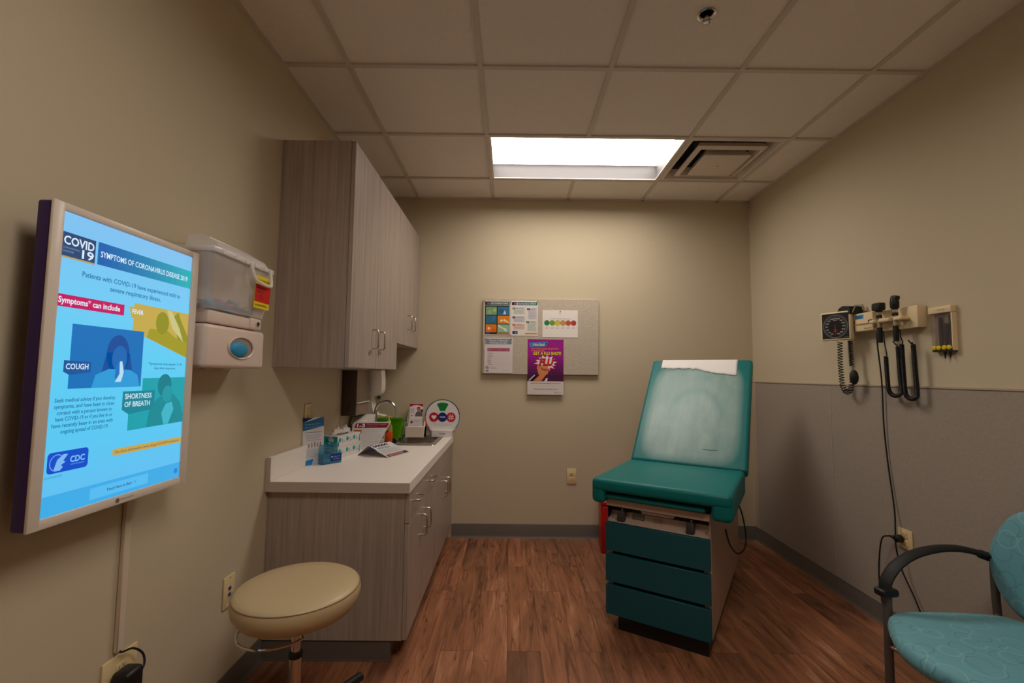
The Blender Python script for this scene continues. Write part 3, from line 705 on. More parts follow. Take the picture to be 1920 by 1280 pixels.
W0, W1 = 0.160, 0.178
def shell_ring(w_, d_, z, off=0.0): return [b.v(p) for p in [(q[0], q[1]-0.0, z) for q in loopz(-w_, w_, -d_, -0.018, 0, 0.014, 3)]]
b.skin([shell_ring(W0, 0.125, 0.028), shell_ring(W0+0.004, 0.130, 0.06), shell_ring(W1, 0.138, 0.205)], CLEAR, cap=False)
b.face([v for v in shell_ring(W0, 0.125, 0.028)], CLEAR); b.build('bin_body', t)
b = B(); b.box(-W1-0.004, W1+0.006, -0.146, -0.012, 0.205, 0.225, CLEARH, 0.005, 2)
b.prism([(-0.030, 0.225), (-0.138, 0.225), (-0.125, 0.245), (-0.075, 0.272), (-0.035, 0.268)], -W1+0.03, W1-0.03, CLEARH, plane='yz')
b.box(-0.10, W1-0.02, -0.075, -0.05, 0.262, 0.276, CLEARH, 0.004, 2); b.build('lid', t)
b = B(); P = [(0.015, -0.150, 0.215), (0.022, -0.157, 0.175), (0.045, -0.160, 0.155), (0.125, -0.160, 0.150), (0.143, -0.157, 0.165), (0.146, -0.150, 0.215)]
b.tube(P, 0.0062, CLEARH, n=8, smooth=4); b.build('lid_handle', t)
for x_ in (-0.13, -0.06, 0.0, 0.06, 0.12):
    b = B(); b.box(x_-0.014, x_+0.014, -0.149, -0.146, 0.206, 0.222, CLEARH, 0.002, 1); b.build('lid_clip', t)
b = B(); y = -0.1395; b.M = Matrix.Translation((0, -0.137, 0.0)) @ Matrix.Rotation(math.radians(3.2), 4, 'X') @ Matrix.Translation((0, 0.137, 0))
YEL = PR(236, 214, 20); REDL = PR(206, 30, 16)
b.box(0.055, 0.158, y, y+0.001, 0.062, 0.182, YEL)
b.rect(0.055, 0.158, 0.085, 0.150, y, REDL, 1); b.text('BIOHAZARD', 0.065, 0.12, 0.135, 0.007, y, PR(80, 12, 10), 2); b.text('SHARPS', 0.065, 0.11, 0.12, 0.007, y, PR(80, 12, 10), 2)
b.disc(0.098, 0.106, 0.011, y, PR(150, 16, 12), 2, r0=0.007); b.text('CAUTION', 0.06, 0.15, 0.160, 0.009, y, PR(70, 60, 10), 2, 0.01); b.text('5qt SHARPS DISPOSAL', 0.062, 0.14, 0.070, 0.007, y, PR(60, 50, 10), 2, 0.01)
b.build('warning_label', t)
b = B(); b.box(-0.150, 0.145, -0.118, -0.002, -0.018, 0.024, SHELL, 0.006, 3); b.box(-0.165, 0.165, -0.016, -0.002, -0.018, 0.21, SHELL, 0.003, 2)
b.box(0.075, 0.150, -0.124, -0.10, -0.018, 0.026, SHELL, 0.008, 3); b.build('wall_bracket', t)
b = B(); b.cyl((0.122, -0.124, 0.004), (0.122, -0.128, 0.004), 0.008, NICKEL, n=14); b.box(0.112, 0.122, -0.131, -0.1275, 0.0, 0.012, BLACK, 0.001); b.build('key_lock', t)
b = B(); rnd = random.Random(3)
cols = [mat('sharp_blue', (70, 140, 200)), mat('sharp_pink', (196, 120, 150)), mat('sharp_white', (215, 210, 205)), mat('sharp_teal', (60, 170, 190)), mat('sharp_purple', (120, 100, 160))]
for k in range(110):
    x_ = rnd.uniform(-0.125, 0.125); y_ = rnd.uniform(-0.112, -0.04); z_ = 0.034+rnd.random()*0.042*(1-abs(x_)*3)
    a = rnd.uniform(0, PI); L_ = rnd.uniform(0.012, 0.022); b.cyl((x_-L_*math.cos(a), y_, z_), (x_+L_*math.cos(a), y_+0.012*math.sin(a), z_+rnd.uniform(-0.003, 0.006)), 0.0048, rnd.choice(cols), n=6)
o = b.build('used_sharps', loc=lw(1.60, 1.435), rot=(0, 0, PI/2)); tag(o, 'blue and pink used sharps lying in the translucent container', 'sharps', kind='stuff')

# ---------------------------------------------------------------- towel and soap dispensers under the cabinets
t = thing('towel_dispenser', 'brown boxy paper towel dispenser under the wall cabinet', 'dispenser', lw(3.075, 0.985), PI/2)
BRZ = mat('dark_bronze_metal', (66, 52, 44), rough=0.5)
b = B(); b.box(-0.125, 0.125, -0.094, -0.001, 0.0, 0.292, BRZ, 0.003, 2); b.box(-0.1255, -0.1250, -0.052, -0.046, 0.03, 0.07, BLACK); b.box(-0.1255, -0.1250, -0.052, -0.046, 0.165, 0.20, BLACK); b.build('cabinet_body', t)
b = B(); b.box(-0.122, 0.122, -0.0985, -0.094, 0.086, 0.290, mat('tan_cover', (140, 122, 102), rough=0.3, metal=0.5), 0.002); b.build('cover', t)
b = B(); b.box(-0.118, 0.118, -0.108, -0.094, 0.078, 0.084, WHITE, 0.001, 1); b.build('tear_bar', t)
b = B(); b.box(-0.122, 0.122, -0.0975, -0.094, 0.002, 0.076, mat('lower_panel', (128, 112, 98), rough=0.5)); b.rect(-0.05, 0.03, 0.03, 0.05, -0.0975, PR(156, 110, 100)); b.build('lower_cover', t)
t = thing('soap_dispenser', 'white curved wall soap dispenser with drip tray near the faucet', 'dispenser', lw(3.31, 0.955), PI/2)
b = B()
prof = [(-0.095, 0.325), (-0.165, 0.325), (-0.170, 0.25), (-0.170, 0.19), (-0.160, 0.158), (-0.135, 0.142), (-0.095, 0.135)]
b.prism(prof, -0.05, 0.05, WHITE, plane='yz'); b.build('soap_housing', t)
b = B(); b.prism([(-0.001, 0.325), (-0.096, 0.325), (-0.096, 0.13), (-0.105, 0.08), (-0.112, 0.035), (-0.135, 0.012), (-0.185, 0.004), (-0.19, 0.0), (-0.09, 0.0), (-0.001, 0.03)], -0.045, 0.045, WHITE, plane='yz'); b.build('drip_tray', t)
b = B(); b.box(-0.01, 0.01, -0.15, -0.13, 0.118, 0.142, DGREY, 0.003); b.build('nozzle', t)
b = B(); b.box(XL+0.001, XL+0.10, 3.50, 3.60, 1.09, 1.44, mat('grey_dispenser', (150, 140, 130), rough=0.4), 0.006, 2); o = b.build('sanitizer_dispenser')
tag(o, 'slim grey box dispenser in the corner behind the white soap dispenser', 'dispenser')

# ---------------------------------------------------------------- things on the counter
def onc(x, y, z=0.0005): return (x, y, CT+z)
# tall blue brochure in a display, leaning at the backsplash
t = thing('pamphlet', 'tall blue and white pamphlet standing against the backsplash', 'pamphlet', onc(-1.035, 2.455), math.radians(57))
b = B(); lean = Matrix.Rotation(math.radians(-3), 4, 'X'); b.M = lean
b.box(-0.062, 0.062, 0.0, 0.003, 0, 0.245, PR(206, 206, 212)); y = 0.0
BL = PR(40, 104, 160)
b.poly([(-0.062, 0.178), (0.062, 0.196), (0.062, 0.245), (-0.062, 0.245)], y, BL); b.poly([(-0.062, 0.222), (0.0, 0.245), (-0.062, 0.245)], y, PR(24, 44, 100), 2)
b.poly([(-0.058, 0.222), (0.01, 0.236), (0.045, 0.245), (0.0, 0.245)], y, PR(220, 224, 230), 3)
b.text('Know the facts', -0.05, 0.04, 0.207, 0.010, y, PR(150, 190, 225), 4); b.text('about your health', -0.05, 0.05, 0.193, 0.008, y, PR(150, 190, 225), 4)
b.text('Common Symptoms', -0.045, 0.05, 0.165, 0.008, y, PR(90, 90, 120), 2); b.grey_lines(-0.045, 0.05, 0.155, 0.12, 4, y, PR(170, 172, 184))
for k in range(5): b.rect(-0.03+0.017*k, -0.024+0.017*k, 0.09, 0.11+0.004*(k % 3), y, PR(150+k*6, 120, 110), 2)
b.grey_lines(-0.045, 0.045, 0.08, 0.035, 5, y, PR(176, 178, 188)); b.poly([(-0.062, 0.0), (-0.01, 0.0), (0.0, 0.03), (-0.062, 0.022)], y, PR(36, 130, 200), 2)
b.build('cover_sheet', t)
b = B(); b.M = lean; b.box(-0.062, 0.062, 0.004, 0.012, 0, 0.238, PAPER); b.build('inner_pages', t)
# clear acrylic holder with blue card
t = thing('acrylic_holder', 'clear blue-tinted acrylic holder with a navy label in front of the tissue boxes', 'holder', onc(-1.012, 2.475), math.radians(52))
ACR = mat('blue_acrylic', (120, 190, 225), rough=0.05, trans=0.9, ior=1.3, alpha=0.75)
b = B(); b.box(-0.01, 0.10, -0.048, -0.046, 0, 0.055, ACR); b.box(-0.01, 0.10, -0.048, -0.01, 0, 0.002, ACR); b.box(-0.01, 0.10, -0.012, -0.010, 0, 0.10, ACR)
b.box(-0.01, -0.008, -0.048, -0.01, 0, 0.055, ACR); b.box(0.098, 0.10, -0.048, -0.01, 0, 0.055, ACR); b.build('tray', t)
b = B(); b.box(0.035, 0.098, -0.0495, -0.0482, 0.012, 0.050, PR(16, 46, 120)); b.text('Outcome', 0.05, 0.09, 0.034, 0.007, -0.0495, PR(170, 190, 230), 1); b.grey_lines(0.05, 0.09, 0.028, 0.018, 2, -0.0495, PR(110, 140, 200)); b.disc(0.043, 0.036, 0.004, -0.0495, PR(200, 215, 235)); b.build('label_sticker', t)
# two stacked tissue boxes
TEALP = PR(20, 160, 160)
def tissue_box(label, z):
    t = thing('tissue_box', label, 'tissue box', (-1.0015, 2.735, CT+z), math.radians(77), 'teal and white tissue boxes')
    b = B(); b.box(-0.118, 0.118, -0.062, 0.062, 0, 0.062, PR(214, 208, 206), 0.001, 1)
    y = -0.062
    for x_ in (-0.075, 0.0, 0.07): b.disc(x_-0.02, 0.040, 0.013, y, TEALP, 1, n=14); b.rect(x_+0.004, x_+0.008, 0.02, 0.045, y, PR(60, 120, 140), 1); b.rect(x_+0.016, x_+0.034, 0.026, 0.031, y, PR(150, 180, 186), 1)
    b.rect(-0.114, -0.104, 0.006, 0.03, y, PR(30, 50, 74)); b.rect(0.104, 0.114, 0.01, 0.05, y, TEALP); b.rect(0.106, 0.113, 0.014, 0.024, y, PR(30, 50, 74), 2)
    b.M = Matrix.Rotation(-PI/2, 4, 'Z'); y = -0.118                     # short end towards the camera
    b.rect(-0.0612, 0.0612, 0.001, 0.061, y, TEALP, 1); b.disc(0.02, 0.045, 0.015, y, PR(176, 170, 190), 2, n=16); b.disc(0.030, 0.040, 0.010, y, PR(196, 190, 200), 3, n=12)
    b.rect(-0.012, -0.002, 0.03, 0.045, y, PR(10, 70, 80), 2); b.disc(0.012, 0.022, 0.005, y, PR(190, 220, 220), 2, n=10); b.poly([(-0.06, 0.055), (-0.02, 0.055), (-0.045, 0.008), (-0.06, 0.008)], y, PR(70, 170, 190), 2)
    b.build('carton', t); return t
tissue_box('lower of the two stacked teal and white tissue boxes', 0.0005)
tb = tissue_box('upper of the two stacked teal tissue boxes with crumpled tissue', 0.0635)
b = B(); b.disc(0, 0, 0.07, 0, DGREY, n=24, rz=0.03); o_ = b.build('slot', tb, loc=(0.0, 0, 0.0625), rot=(-PI/2, 0, 0))
TIS = mat('tissue_paper', (228, 222, 218), rough=0.9, spec=0.1)
b = B(); rnd = random.Random(5)
for (x0_, L_, hh) in ((-0.035, 0.10, 0.050), (0.050, 0.09, 0.046)):
    rings = []
    for i in range(9):
        q = i/8; w_ = math.sin(PI*(0.1+0.8*q)); rings.append([b.v((x0_-L_/2+L_*q, 0.03*w_*math.cos(a)*(0.7+0.3*math.sin(3*a+i)), 0.063+max(0.0, hh*w_*(0.45+0.55*math.sin(a))*(0.8+0.35*math.sin(2.3*i+2*a))))) for a in [2*PI*k/12 for k in range(12)]])
    b.skin(rings, TIS)
b.build('tissue', tb, sharp=0.4)
# the pale leaflet "1-3" leaning back on the wipes container
MAR = PR(112, 18, 40)
t = thing('leaflet', 'large leaflet headed 1-3 in a maroon band leaning on the sharps wipes box', 'leaflet', onc(-0.905, 2.94), math.radians(10), rot=(math.radians(-36), 0, math.radians(10)))
b = B(); b.prism([(-0.115, 0.0), (0.055, 0.0), (0.135, 0.20), (-0.10, 0.20)], 0, 0.0015, PR(196, 192, 190)); y = 0
b.poly([(-0.094, 0.155), (0.112, 0.155), (0.126, 0.191), (-0.086, 0.191)], y, MAR, 1)
b.text('1-3', -0.078, -0.028, 0.161, 0.024, y, PR(226, 210, 210), 2, 0.03); b.text('Children who are exposed', -0.018, 0.105, 0.176, 0.008, y, PR(200, 130, 140), 2); b.text('to the flu every year', -0.018, 0.05, 0.164, 0.007, y, PR(180, 110, 120), 2)
b.rect(-0.095, -0.045, 0.112, 0.142, y, PR(176, 92, 50), 1); b.rect(-0.09, -0.07, 0.095, 0.108, y, PR(80, 60, 60), 1)
b.grey_lines(-0.035, 0.085, 0.142, 0.010, 11, y, PR(176, 174, 176), 1, 0.35); b.build('printed_sheet', t)
# white open wipes box
t = thing('wipes_box', 'white open plastic wipes box with blue label beneath the towel dispenser', 'box', onc(-0.985, 3.135), math.radians(8))
b = B(); b.box(-0.075, 0.065, -0.045, 0.05, 0, 0.145, PR(214, 206, 198), 0.006, 3); y = -0.045
b.rect(-0.028, 0.055, 0.085, 0.138, y, PR(206, 212, 222)); b.rect(-0.028, -0.010, 0.085, 0.138, y, PR(32, 70, 150), 2); b.text('Hygienic', -0.004, 0.048, 0.112, 0.009, y, PR(60, 90, 160), 2, 0.01); b.text('wipes', 0.004, 0.03, 0.098, 0.007, y, PR(60, 90, 160), 2); b.build('box_body', t)
b = B(); b.prism([(-0.045, 0.145), (0.05, 0.145), (0.075, 0.20), (0.02, 0.19)], -0.085, 0.06, PR(206, 200, 192), plane='yz'); b.build('open_lid', t)
b = B(); b.box(-0.06, 0.02, -0.03, 0.03, 0.1455, 0.165, TIS, 0.008, 3); b.build('folded_wipe', t)
# tent folded booklets
t = thing('tent_booklet', 'folded booklet tented on the counter with black looped numbers and maroon strip', 'booklet', onc(-0.735, 2.785), math.radians(69))
b = B(); th_ = 0.0012
def slab(b, pts, m, th=0.0012):
    A = [b.v(p) for p in pts]; n_ = (Vector(pts[1])-Vector(pts[0])).cross(Vector(pts[-1])-Vector(pts[0])).normalized()*th
    C = [b.v(Vector(p)-n_) for p in pts]; k = len(pts)
    b.face(A, m); b.face(C[::-1], m)
    for i in range(k): b.face([A[i], C[i], C[(i+1) % k], A[(i+1) % k]], m)
slab(b, [(-0.10, -0.085, 0.001), (0.115, -0.085, 0.001), (0.105, 0.055, 0.058), (-0.105, 0.055, 0.058)], PR(202, 200, 200)); b.build('front_leaf', t)
b = B(); slab(b, [(-0.105, 0.0575, 0.058), (0.105, 0.0575, 0.058), (0.10, 0.135, 0.001), (-0.10, 0.135, 0.001)], PR(150, 146, 150)); b.build('back_leaf', t)
b = B(); ang = math.atan2(0.057, 0.14)
b.M = Matrix.Translation((0, -0.085, 0.0022)) @ Matrix.Rotation(-(PI/2-ang), 4, 'X')
y = 0.0
b.rect(-0.09, 0.10, 0.004, 0.028, y, PR(130, 44, 36), 1); b.poly([(0.06, 0.004), (0.112, 0.004), (0.10, 0.028), (0.075, 0.028)], y, PR(40, 40, 60), 2); b.text('FIGHT THE FLU TODAY', -0.075, 0.07, 0.010, 0.010, y, PR(226, 210, 206), 3, 0.01)
b.grey_lines(-0.085, 0.085, 0.085, 0.036, 5, y, PR(170, 170, 176), 1, 0.3)
b.rect(-0.098, 0.060, 0.088, 0.147, y, PR(222, 222, 230), 1)
b.text('00066', -0.08, 0.045, 0.093, 0.020, y, PR(34, 34, 40), 2, 0.01); b.text('00000', -0.088, 0.052, 0.121, 0.021, y, PR(20, 20, 24), 2, 0.05)
b.rect(-0.112, -0.098, 0.09, 0.147, y, PR(36, 52, 110), 1); b.rect(-0.09, -0.076, 0.1445, 0.152, y, PR(140, 50, 40), 3); b.build('front_print', t)
# loose grey thing beside: small folded card
b = B(); b.box(-0.03, 0.03, -0.02, 0.02, 0, 0.028, PR(186, 178, 172), 0.004, 2); o = b.build('paper_packet', loc=onc(-0.90, 3.20), rot=(0, 0, 0.5)); tag(o, 'small crumpled white paper packet between the leaflet and sink', 'packet')
# green bin
t = thing('green_bin', 'translucent lime green plastic bin beside the sink in the corner', 'bin', onc(-0.912, 3.495), 0)
GRN = mat('lime_green_plastic', (96, 178, 10), rough=0.2, trans=0.35, ior=1.25, alpha=0.94)
b = B()
def rr(w_, d_, z): return [b.v((p[0], p[1], z)) for p in loopz(-w_, w_, -d_, d_, 0, 0.012, 3)]
b.skin([rr(0.090, 0.042, 0.0), rr(0.112, 0.052, 0.135), rr(0.118, 0.058, 0.140), rr(0.118, 0.058, 0.144), rr(0.106, 0.048, 0.143), rr(0.087, 0.039, 0.003)], GRN); b.build('tub', t)
b = B(); b.tube([(-0.10, -0.060, 0.138), (-0.06, -0.064, 0.095), (0.06, -0.064, 0.095), (0.10, -0.060, 0.138)], 0.003, GRN, smooth=4); b.build('carry_handle', t)
# hand soap bottle
t = thing('soap_bottle', 'orange liquid soap bottle with yellow pump between faucet and green bin', 'bottle', onc(-0.858, 3.28), 0)
ORG = mat('orange_liquid', (236, 84, 20), rough=0.15, trans=0.2, coat=0.3); AMB = mat('amber_clear', (206, 170, 90), rough=0.12, trans=0.4)
b = B(); b.lathe([(0.025, 0), (0.028, 0.004), (0.028, 0.066), (0.027, 0.072)], ORG, n=24); b.build('bottle_body', t)
b = B(); b.lathe([(0.027, 0.072), (0.025, 0.10), (0.018, 0.122), (0.011, 0.130)], AMB, n=24); b.build('bottle_shoulder', t)
b = B(); YP = mat('yellow_pump', (224, 196, 110), rough=0.35)
b.lathe([(0.013, 0.130), (0.013, 0.148), (0.006, 0.150), (0.005, 0.168), (0.011, 0.170), (0.011, 0.180), (0.003, 0.182)], YP, n=18); b.tube([(0, 0, 0.175), (0.02, -0.015, 0.176), (0.026, -0.02, 0.170)], 0.004, YP, n=8); b.build('pump', t)
b = B(); b.M = Matrix.Rotation(-0.5, 4, 'Z')
b.prism([(-0.0205, 0.012), (-0.006, 0.012), (-0.006, 0.062), (-0.0205, 0.062)], -0.0285, -0.020, PR(236, 226, 214)); b.prism([(0.0, 0.064), (0.018, 0.074), (0.022, 0.084), (0.004, 0.074)], -0.0285, -0.018, PR(20, 30, 50)); b.build('front_label', t)
# pamphlet holder
t = thing('brochure_stand', 'white stepped brochure stand with pink leaflet and cards', 'brochure stand', onc(-0.722, 3.575), 0)
BRS = PR(224, 208, 196)
b = B(); b.box(-0.071, 0.071, -0.062, 0.032, 0, 0.080, BRS, 0.001, 1); b.prism([(0.032, 0.0), (0.032, 0.185), (0.028, 0.185), (-0.062, 0.0)], 0.060, 0.071, BRS, plane='yz'); b.prism([(0.032, 0.0), (0.032, 0.185), (0.028, 0.185), (-0.062, 0.0)], -0.071, -0.066, BRS, plane='yz'); b.build('stand_body', t)
b = B(); tl = Matrix.Rotation(math.radians(-9), 4, 'X'); b.M = Matrix.Translation((-0.006, -0.010, 0.055)) @ tl
b.box(-0.052, 0.052, 0, 0.016, 0.02, 0.195, PR(232, 222, 222)); y = 0
b.poly([(-0.052, 0.195), (0.052, 0.195), (0.052, 0.172)] + [(0.052-0.104*k/8, 0.172+0.014*math.sin(PI*k/8)) for k in range(1, 9)], y, PR(176, 14, 76), 1)
b.disc(0.018, 0.150, 0.011, y, PR(190, 110, 80), 2, n=16, rz=0.016); b.disc(0.018, 0.158, 0.014, y, PR(120, 50, 30), 1, n=16, rz=0.015); b.poly([(-0.01, 0.098), (0.05, 0.098), (0.05, 0.125), (0.025, 0.138), (0.0, 0.132)], y, PR(96, 96, 96), 1); b.poly([(0.03, 0.15), (0.052, 0.155), (0.052, 0.13), (0.036, 0.132)], y, PR(40, 40, 50), 1)
b.grey_lines(-0.046, -0.012, 0.160, 0.120, 5, y, PR(206, 150, 176), 1); b.disc(-0.032, 0.105, 0.005, y, PR(160, 20, 60), 1, n=10); b.build('leaflet_stack', t)
b = B(); b.M = Matrix.Translation((-0.006, -0.040, 0.055)) @ tl
b.box(-0.050, 0.050, 0, 0.012, 0.0, 0.082, PR(214, 206, 210)); y = 0
b.disc(-0.025, 0.058, 0.010, y, PR(150, 20, 60), 1, n=16); b.grey_lines(-0.008, 0.03, 0.068, 0.054, 2, y, PR(170, 160, 176), 1); b.grey_lines(-0.04, 0.03, 0.036, 0.026, 1, y, PR(190, 160, 176), 1); b.build('card_stack', t)
# round sign
t = thing('round_sign', 'round white counter sign with heart, YOUR and hashtag circles on white base', 'sign', onc(-0.520, 3.575), 0)
b = B(); b.box(-0.078, 0.078, -0.030, 0.030, 0, 0.052, PR(220, 214, 214), 0.001, 1); b.text('Outcome', -0.022, 0.026, 0.024, 0.009, -0.030, PR(70, 66, 76), 1, 0.02); b.rect(-0.018, 0.024, 0.018, 0.0195, -0.030, PR(120, 116, 126), 1); b.build('sign_base', t)
b = B(); cz, rO = 0.152, 0.136
WHT = PR(232, 228, 228)
P = [(rO*math.cos(a), cz+rO*math.sin(a)) for a in [2*PI*k/64 for k in range(64)]]; P = [(x_, max(z_, 0.045)) for x_, z_ in P]
b.prism(P, -0.008, -0.004, WHT); y = -0.008
for a0, a1, c in ((-40, 8, (60, 150, 200)), (8, 62, (60, 40, 120)), (62, 122, (40, 110, 70)), (122, 178, (44, 50, 120)), (178, 222, (214, 80, 50))):
    b.disc(0, cz, rO, y, PR(*c), 1, n=14, r0=rO*0.945, a0=math.radians(a0), a1=math.radians(a1))
b.disc(0, cz+0.012, 0.098, y, PR(20, 130, 56), 2, n=12, r0=0.034, a0=math.radians(62), a1=math.radians(118))
for x_, c in ((-0.066, (196, 18, 50)), (0.0, (14, 48, 130)), (0.066, (206, 22, 44))): b.disc(x_, cz-0.002, 0.036, y, PR(*c), 3, n=30)
hp = []
for k in range(24):
    a = 2*PI*k/24; hp.append((-0.066+0.00125*16*math.sin(a)**3, cz-0.002+0.00125*(13*math.cos(a)-5*math.cos(2*a)-2*math.cos(3*a)-math.cos(4*a))))
b.poly(hp, y, WHT, 5); b.text('YOUR', -0.024, 0.024, cz-0.007, 0.011, y, WHT, 5, 0.03)
for s_ in (-0.008, 0.008):
    b.poly([(0.066+s_-0.005, cz-0.024), (0.066+s_-0.0, cz-0.024), (0.066+s_+0.005, cz+0.020), (0.066+s_, cz+0.020)], y, WHT, 5); b.rect(0.044, 0.088, cz-0.002+s_-0.0025, cz-0.002+s_+0.0025, y, WHT, 6)
b.grey_lines(-0.07, 0.07, 0.098, 0.078, 2, y, PR(196, 194, 200), 1, 0.25, False); b.build('disc_panel', t)

# ---------------------------------------------------------------- pinboard with its sheets on the back wall
bw_y = YB-0.001
b = B(); b.box(-0.221, 0.700, YB-0.024, bw_y, 1.262, 1.864, linen('board_fabric', (176, 163, 146), (196, 184, 168), 50, 520), 0.002, 1)
o = b.build('pinboard'); tag(o, 'rectangular grey linen pinboard on the back wall', 'pinboard')
BF = YB-0.024       # front of the board
def sheet(name, label, cat, x0, x1, z0, z1, paper, y=BF-0.0008, group=None):
    t = thing(name, label, cat, ((x0+x1)/2, y, z0), 0, group)
    b = B(); W_, H_ = (x1-x0)/2, z1-z0
    b.box(-W_, W_, -0.0012, 0.0, 0, H_, paper); return t, b, W_, H_
pins = []
def pin(x, z, c, label, y=BF-0.002):
    b = B(); b.lathe([(0.004, 0.0), (0.0026, 0.002), (0.0026, 0.007), (0.0045, 0.009), (0.0045, 0.0105)], c, n=12, axis='Y'); o = b.build('push_pin', loc=(x, y, z)); tag(o, label, 'push pin', 'push pins holding the papers')
gp = 'papers pinned on the board'
y = -0.0012
# six picture dark poster
t, b, W_, H_ = sheet('poster', 'poster of six green, blue and orange pictures on the board', 'poster', -0.213, -0.002, 1.569, 1.845, PR(206, 200, 190), group=gp)
b.rect(-0.098, 0.098, 0.240, 0.270, y, PR(86, 100, 100)); b.rect(-0.098, -0.060, 0.244, 0.268, y, PR(60, 40, 50), 2); b.text('STOP THE SPREAD OF GERMS', -0.05, 0.085, 0.250, 0.012, y, PR(214, 214, 210), 2, 0.02); b.text('19', -0.078, -0.064, 0.249, 0.010, y, PR(190, 170, 180), 3, 0.02)
b.rect(-0.098, 0.098, 0.008, 0.238, y, PR(34, 42, 40))
cells = [(-0.090, -0.004, 0.163, 0.228, (120, 158, 110)), (0.004, 0.096, 0.163, 0.228, (60, 112, 150)), (-0.090, -0.004, 0.093, 0.157, (44, 108, 140)), (0.004, 0.096, 0.093, 0.157, (226, 130, 26)), (-0.090, -0.004, 0.025, 0.087, (220, 122, 24)), (0.004, 0.096, 0.025, 0.087, (150, 182, 150))]
for x0_, x1_, z0_, z1_, c in cells: b.rect(x0_, x1_, z0_, z1_, y, PR(*c), 2)
b.poly([(0.045, 0.168), (0.072, 0.168), (0.066, 0.190), (0.058, 0.200), (0.054, 0.185)], y, PR(200, 212, 220), 3); b.disc(0.03, 0.195, 0.020, y, PR(40, 96, 136), 3); b.disc(-0.02, 0.20, 0.014, y, PR(160, 186, 130), 3); b.disc(-0.06, 0.185, 0.018, y, PR(140, 174, 126), 3)
b.poly([(-0.05, 0.11), (-0.03, 0.155), (-0.008, 0.150), (-0.030, 0.118)], y, PR(70, 110, 170), 3); b.poly([(0.045, 0.118), (0.094, 0.098), (0.094, 0.104), (0.056, 0.132)], y, PR(230, 220, 200), 3); b.disc(0.034, 0.118, 0.010, y, PR(238, 220, 180), 3)
b.disc(-0.065, 0.055, 0.011, y, PR(236, 220, 196), 3); b.poly([(-0.05, 0.028), (-0.01, 0.028), (-0.01, 0.048), (-0.04, 0.055)], y, PR(226, 96, 30), 3); b.poly([(0.01, 0.085), (0.05, 0.06), (0.075, 0.055), (0.080, 0.030), (0.066, 0.030), (0.05, 0.05), (0.008, 0.07)], y, PR(214, 226, 210), 3)
b.rect(0.0, 0.098, 0.011, 0.022, y, PR(186, 130, 50), 2); b.rect(-0.090, -0.058, 0.010, 0.026, y, PR(60, 76, 130), 3); b.build('printed_sheet', t)
t, b, W_, H_ = sheet('fact_sheet', 'white fact sheet with teal header beside the six-picture poster', 'fact sheet', 0.000, 0.217, 1.567, 1.847, PR(222, 214, 206), group=gp)
b.rect(-0.100, -0.058, 0.244, 0.270, y, PR(70, 40, 54)); b.text('19', -0.078, -0.060, 0.248, 0.012, y, PR(206, 196, 200), 2, 0.02)
for i in range(8): b.rect(-0.054+i*0.0195, -0.054+(i+1)*0.0195, 0.244, 0.270, y, PR(40+0*i, 76+i*6, 116+0*i), 1)
b.text('Share Facts About COVID-19', -0.048, 0.092, 0.251, 0.012, y, PR(224, 230, 230), 2, 0.02)
LG = PR(186, 182, 184)
for x0_, x1_, z1_, z0_, c, s_, bg in ((-0.094, 0.006, 0.226, 0.172, (50, 96, 80), '1', (204, 206, 194)), (-0.094, 0.006, 0.154, 0.108, (40, 44, 56), '2', (200, 196, 206)), (-0.094, 0.006, 0.094, 0.050, (196, 84, 50), '3', (226, 190, 170)), (0.022, 0.100, 0.222, 0.132, (40, 48, 56), '4', (204, 198, 206)), (0.016, 0.100, 0.118, 0.036, (44, 110, 84), '5', (200, 204, 192))):
    b.rect(x0_+0.008, x1_, z0_, z1_, y, PR(*bg), 1); b.rect(x0_, x0_+0.022, z1_-0.016, z1_, y, PR(*c), 2); b.text(s_, x0_+0.008, x0_+0.014, z1_-0.013, 0.010, y, PR(220, 220, 214), 3); b.grey_lines(x0_+0.027, x1_-0.004, z1_-0.002, z1_-0.015, 2, y, PR(130, 126, 130), 2)
    b.grey_lines(x0_+0.012, x1_-0.004, z1_-0.020, z0_+0.003, max(3, int((z1_-z0_)/0.009)), y, PR(158, 154, 160), 2, 0.3)
b.poly(rrect(-0.094, -0.052, 0.014, 0.038, 0.004), y, PR(44, 56, 110), 2); b.text('CDC', -0.076, -0.056, 0.020, 0.010, y, PR(180, 190, 220), 3, 0.02); b.rect(0.006, 0.102, 0.014, 0.024, y, PR(206, 136, 60), 2); b.build('printed_sheet', t)
t, b, W_, H_ = sheet('pain_scale_chart', 'white landscape pain scale chart with six coloured face circles', 'chart', 0.254, 0.535, 1.557, 1.776, PR(230, 222, 216), group=gp)
b.text('Wong-Baker FACES Pain Rating Scale', -0.085, 0.085, 0.146, 0.006, y, PR(90, 84, 90), 1)
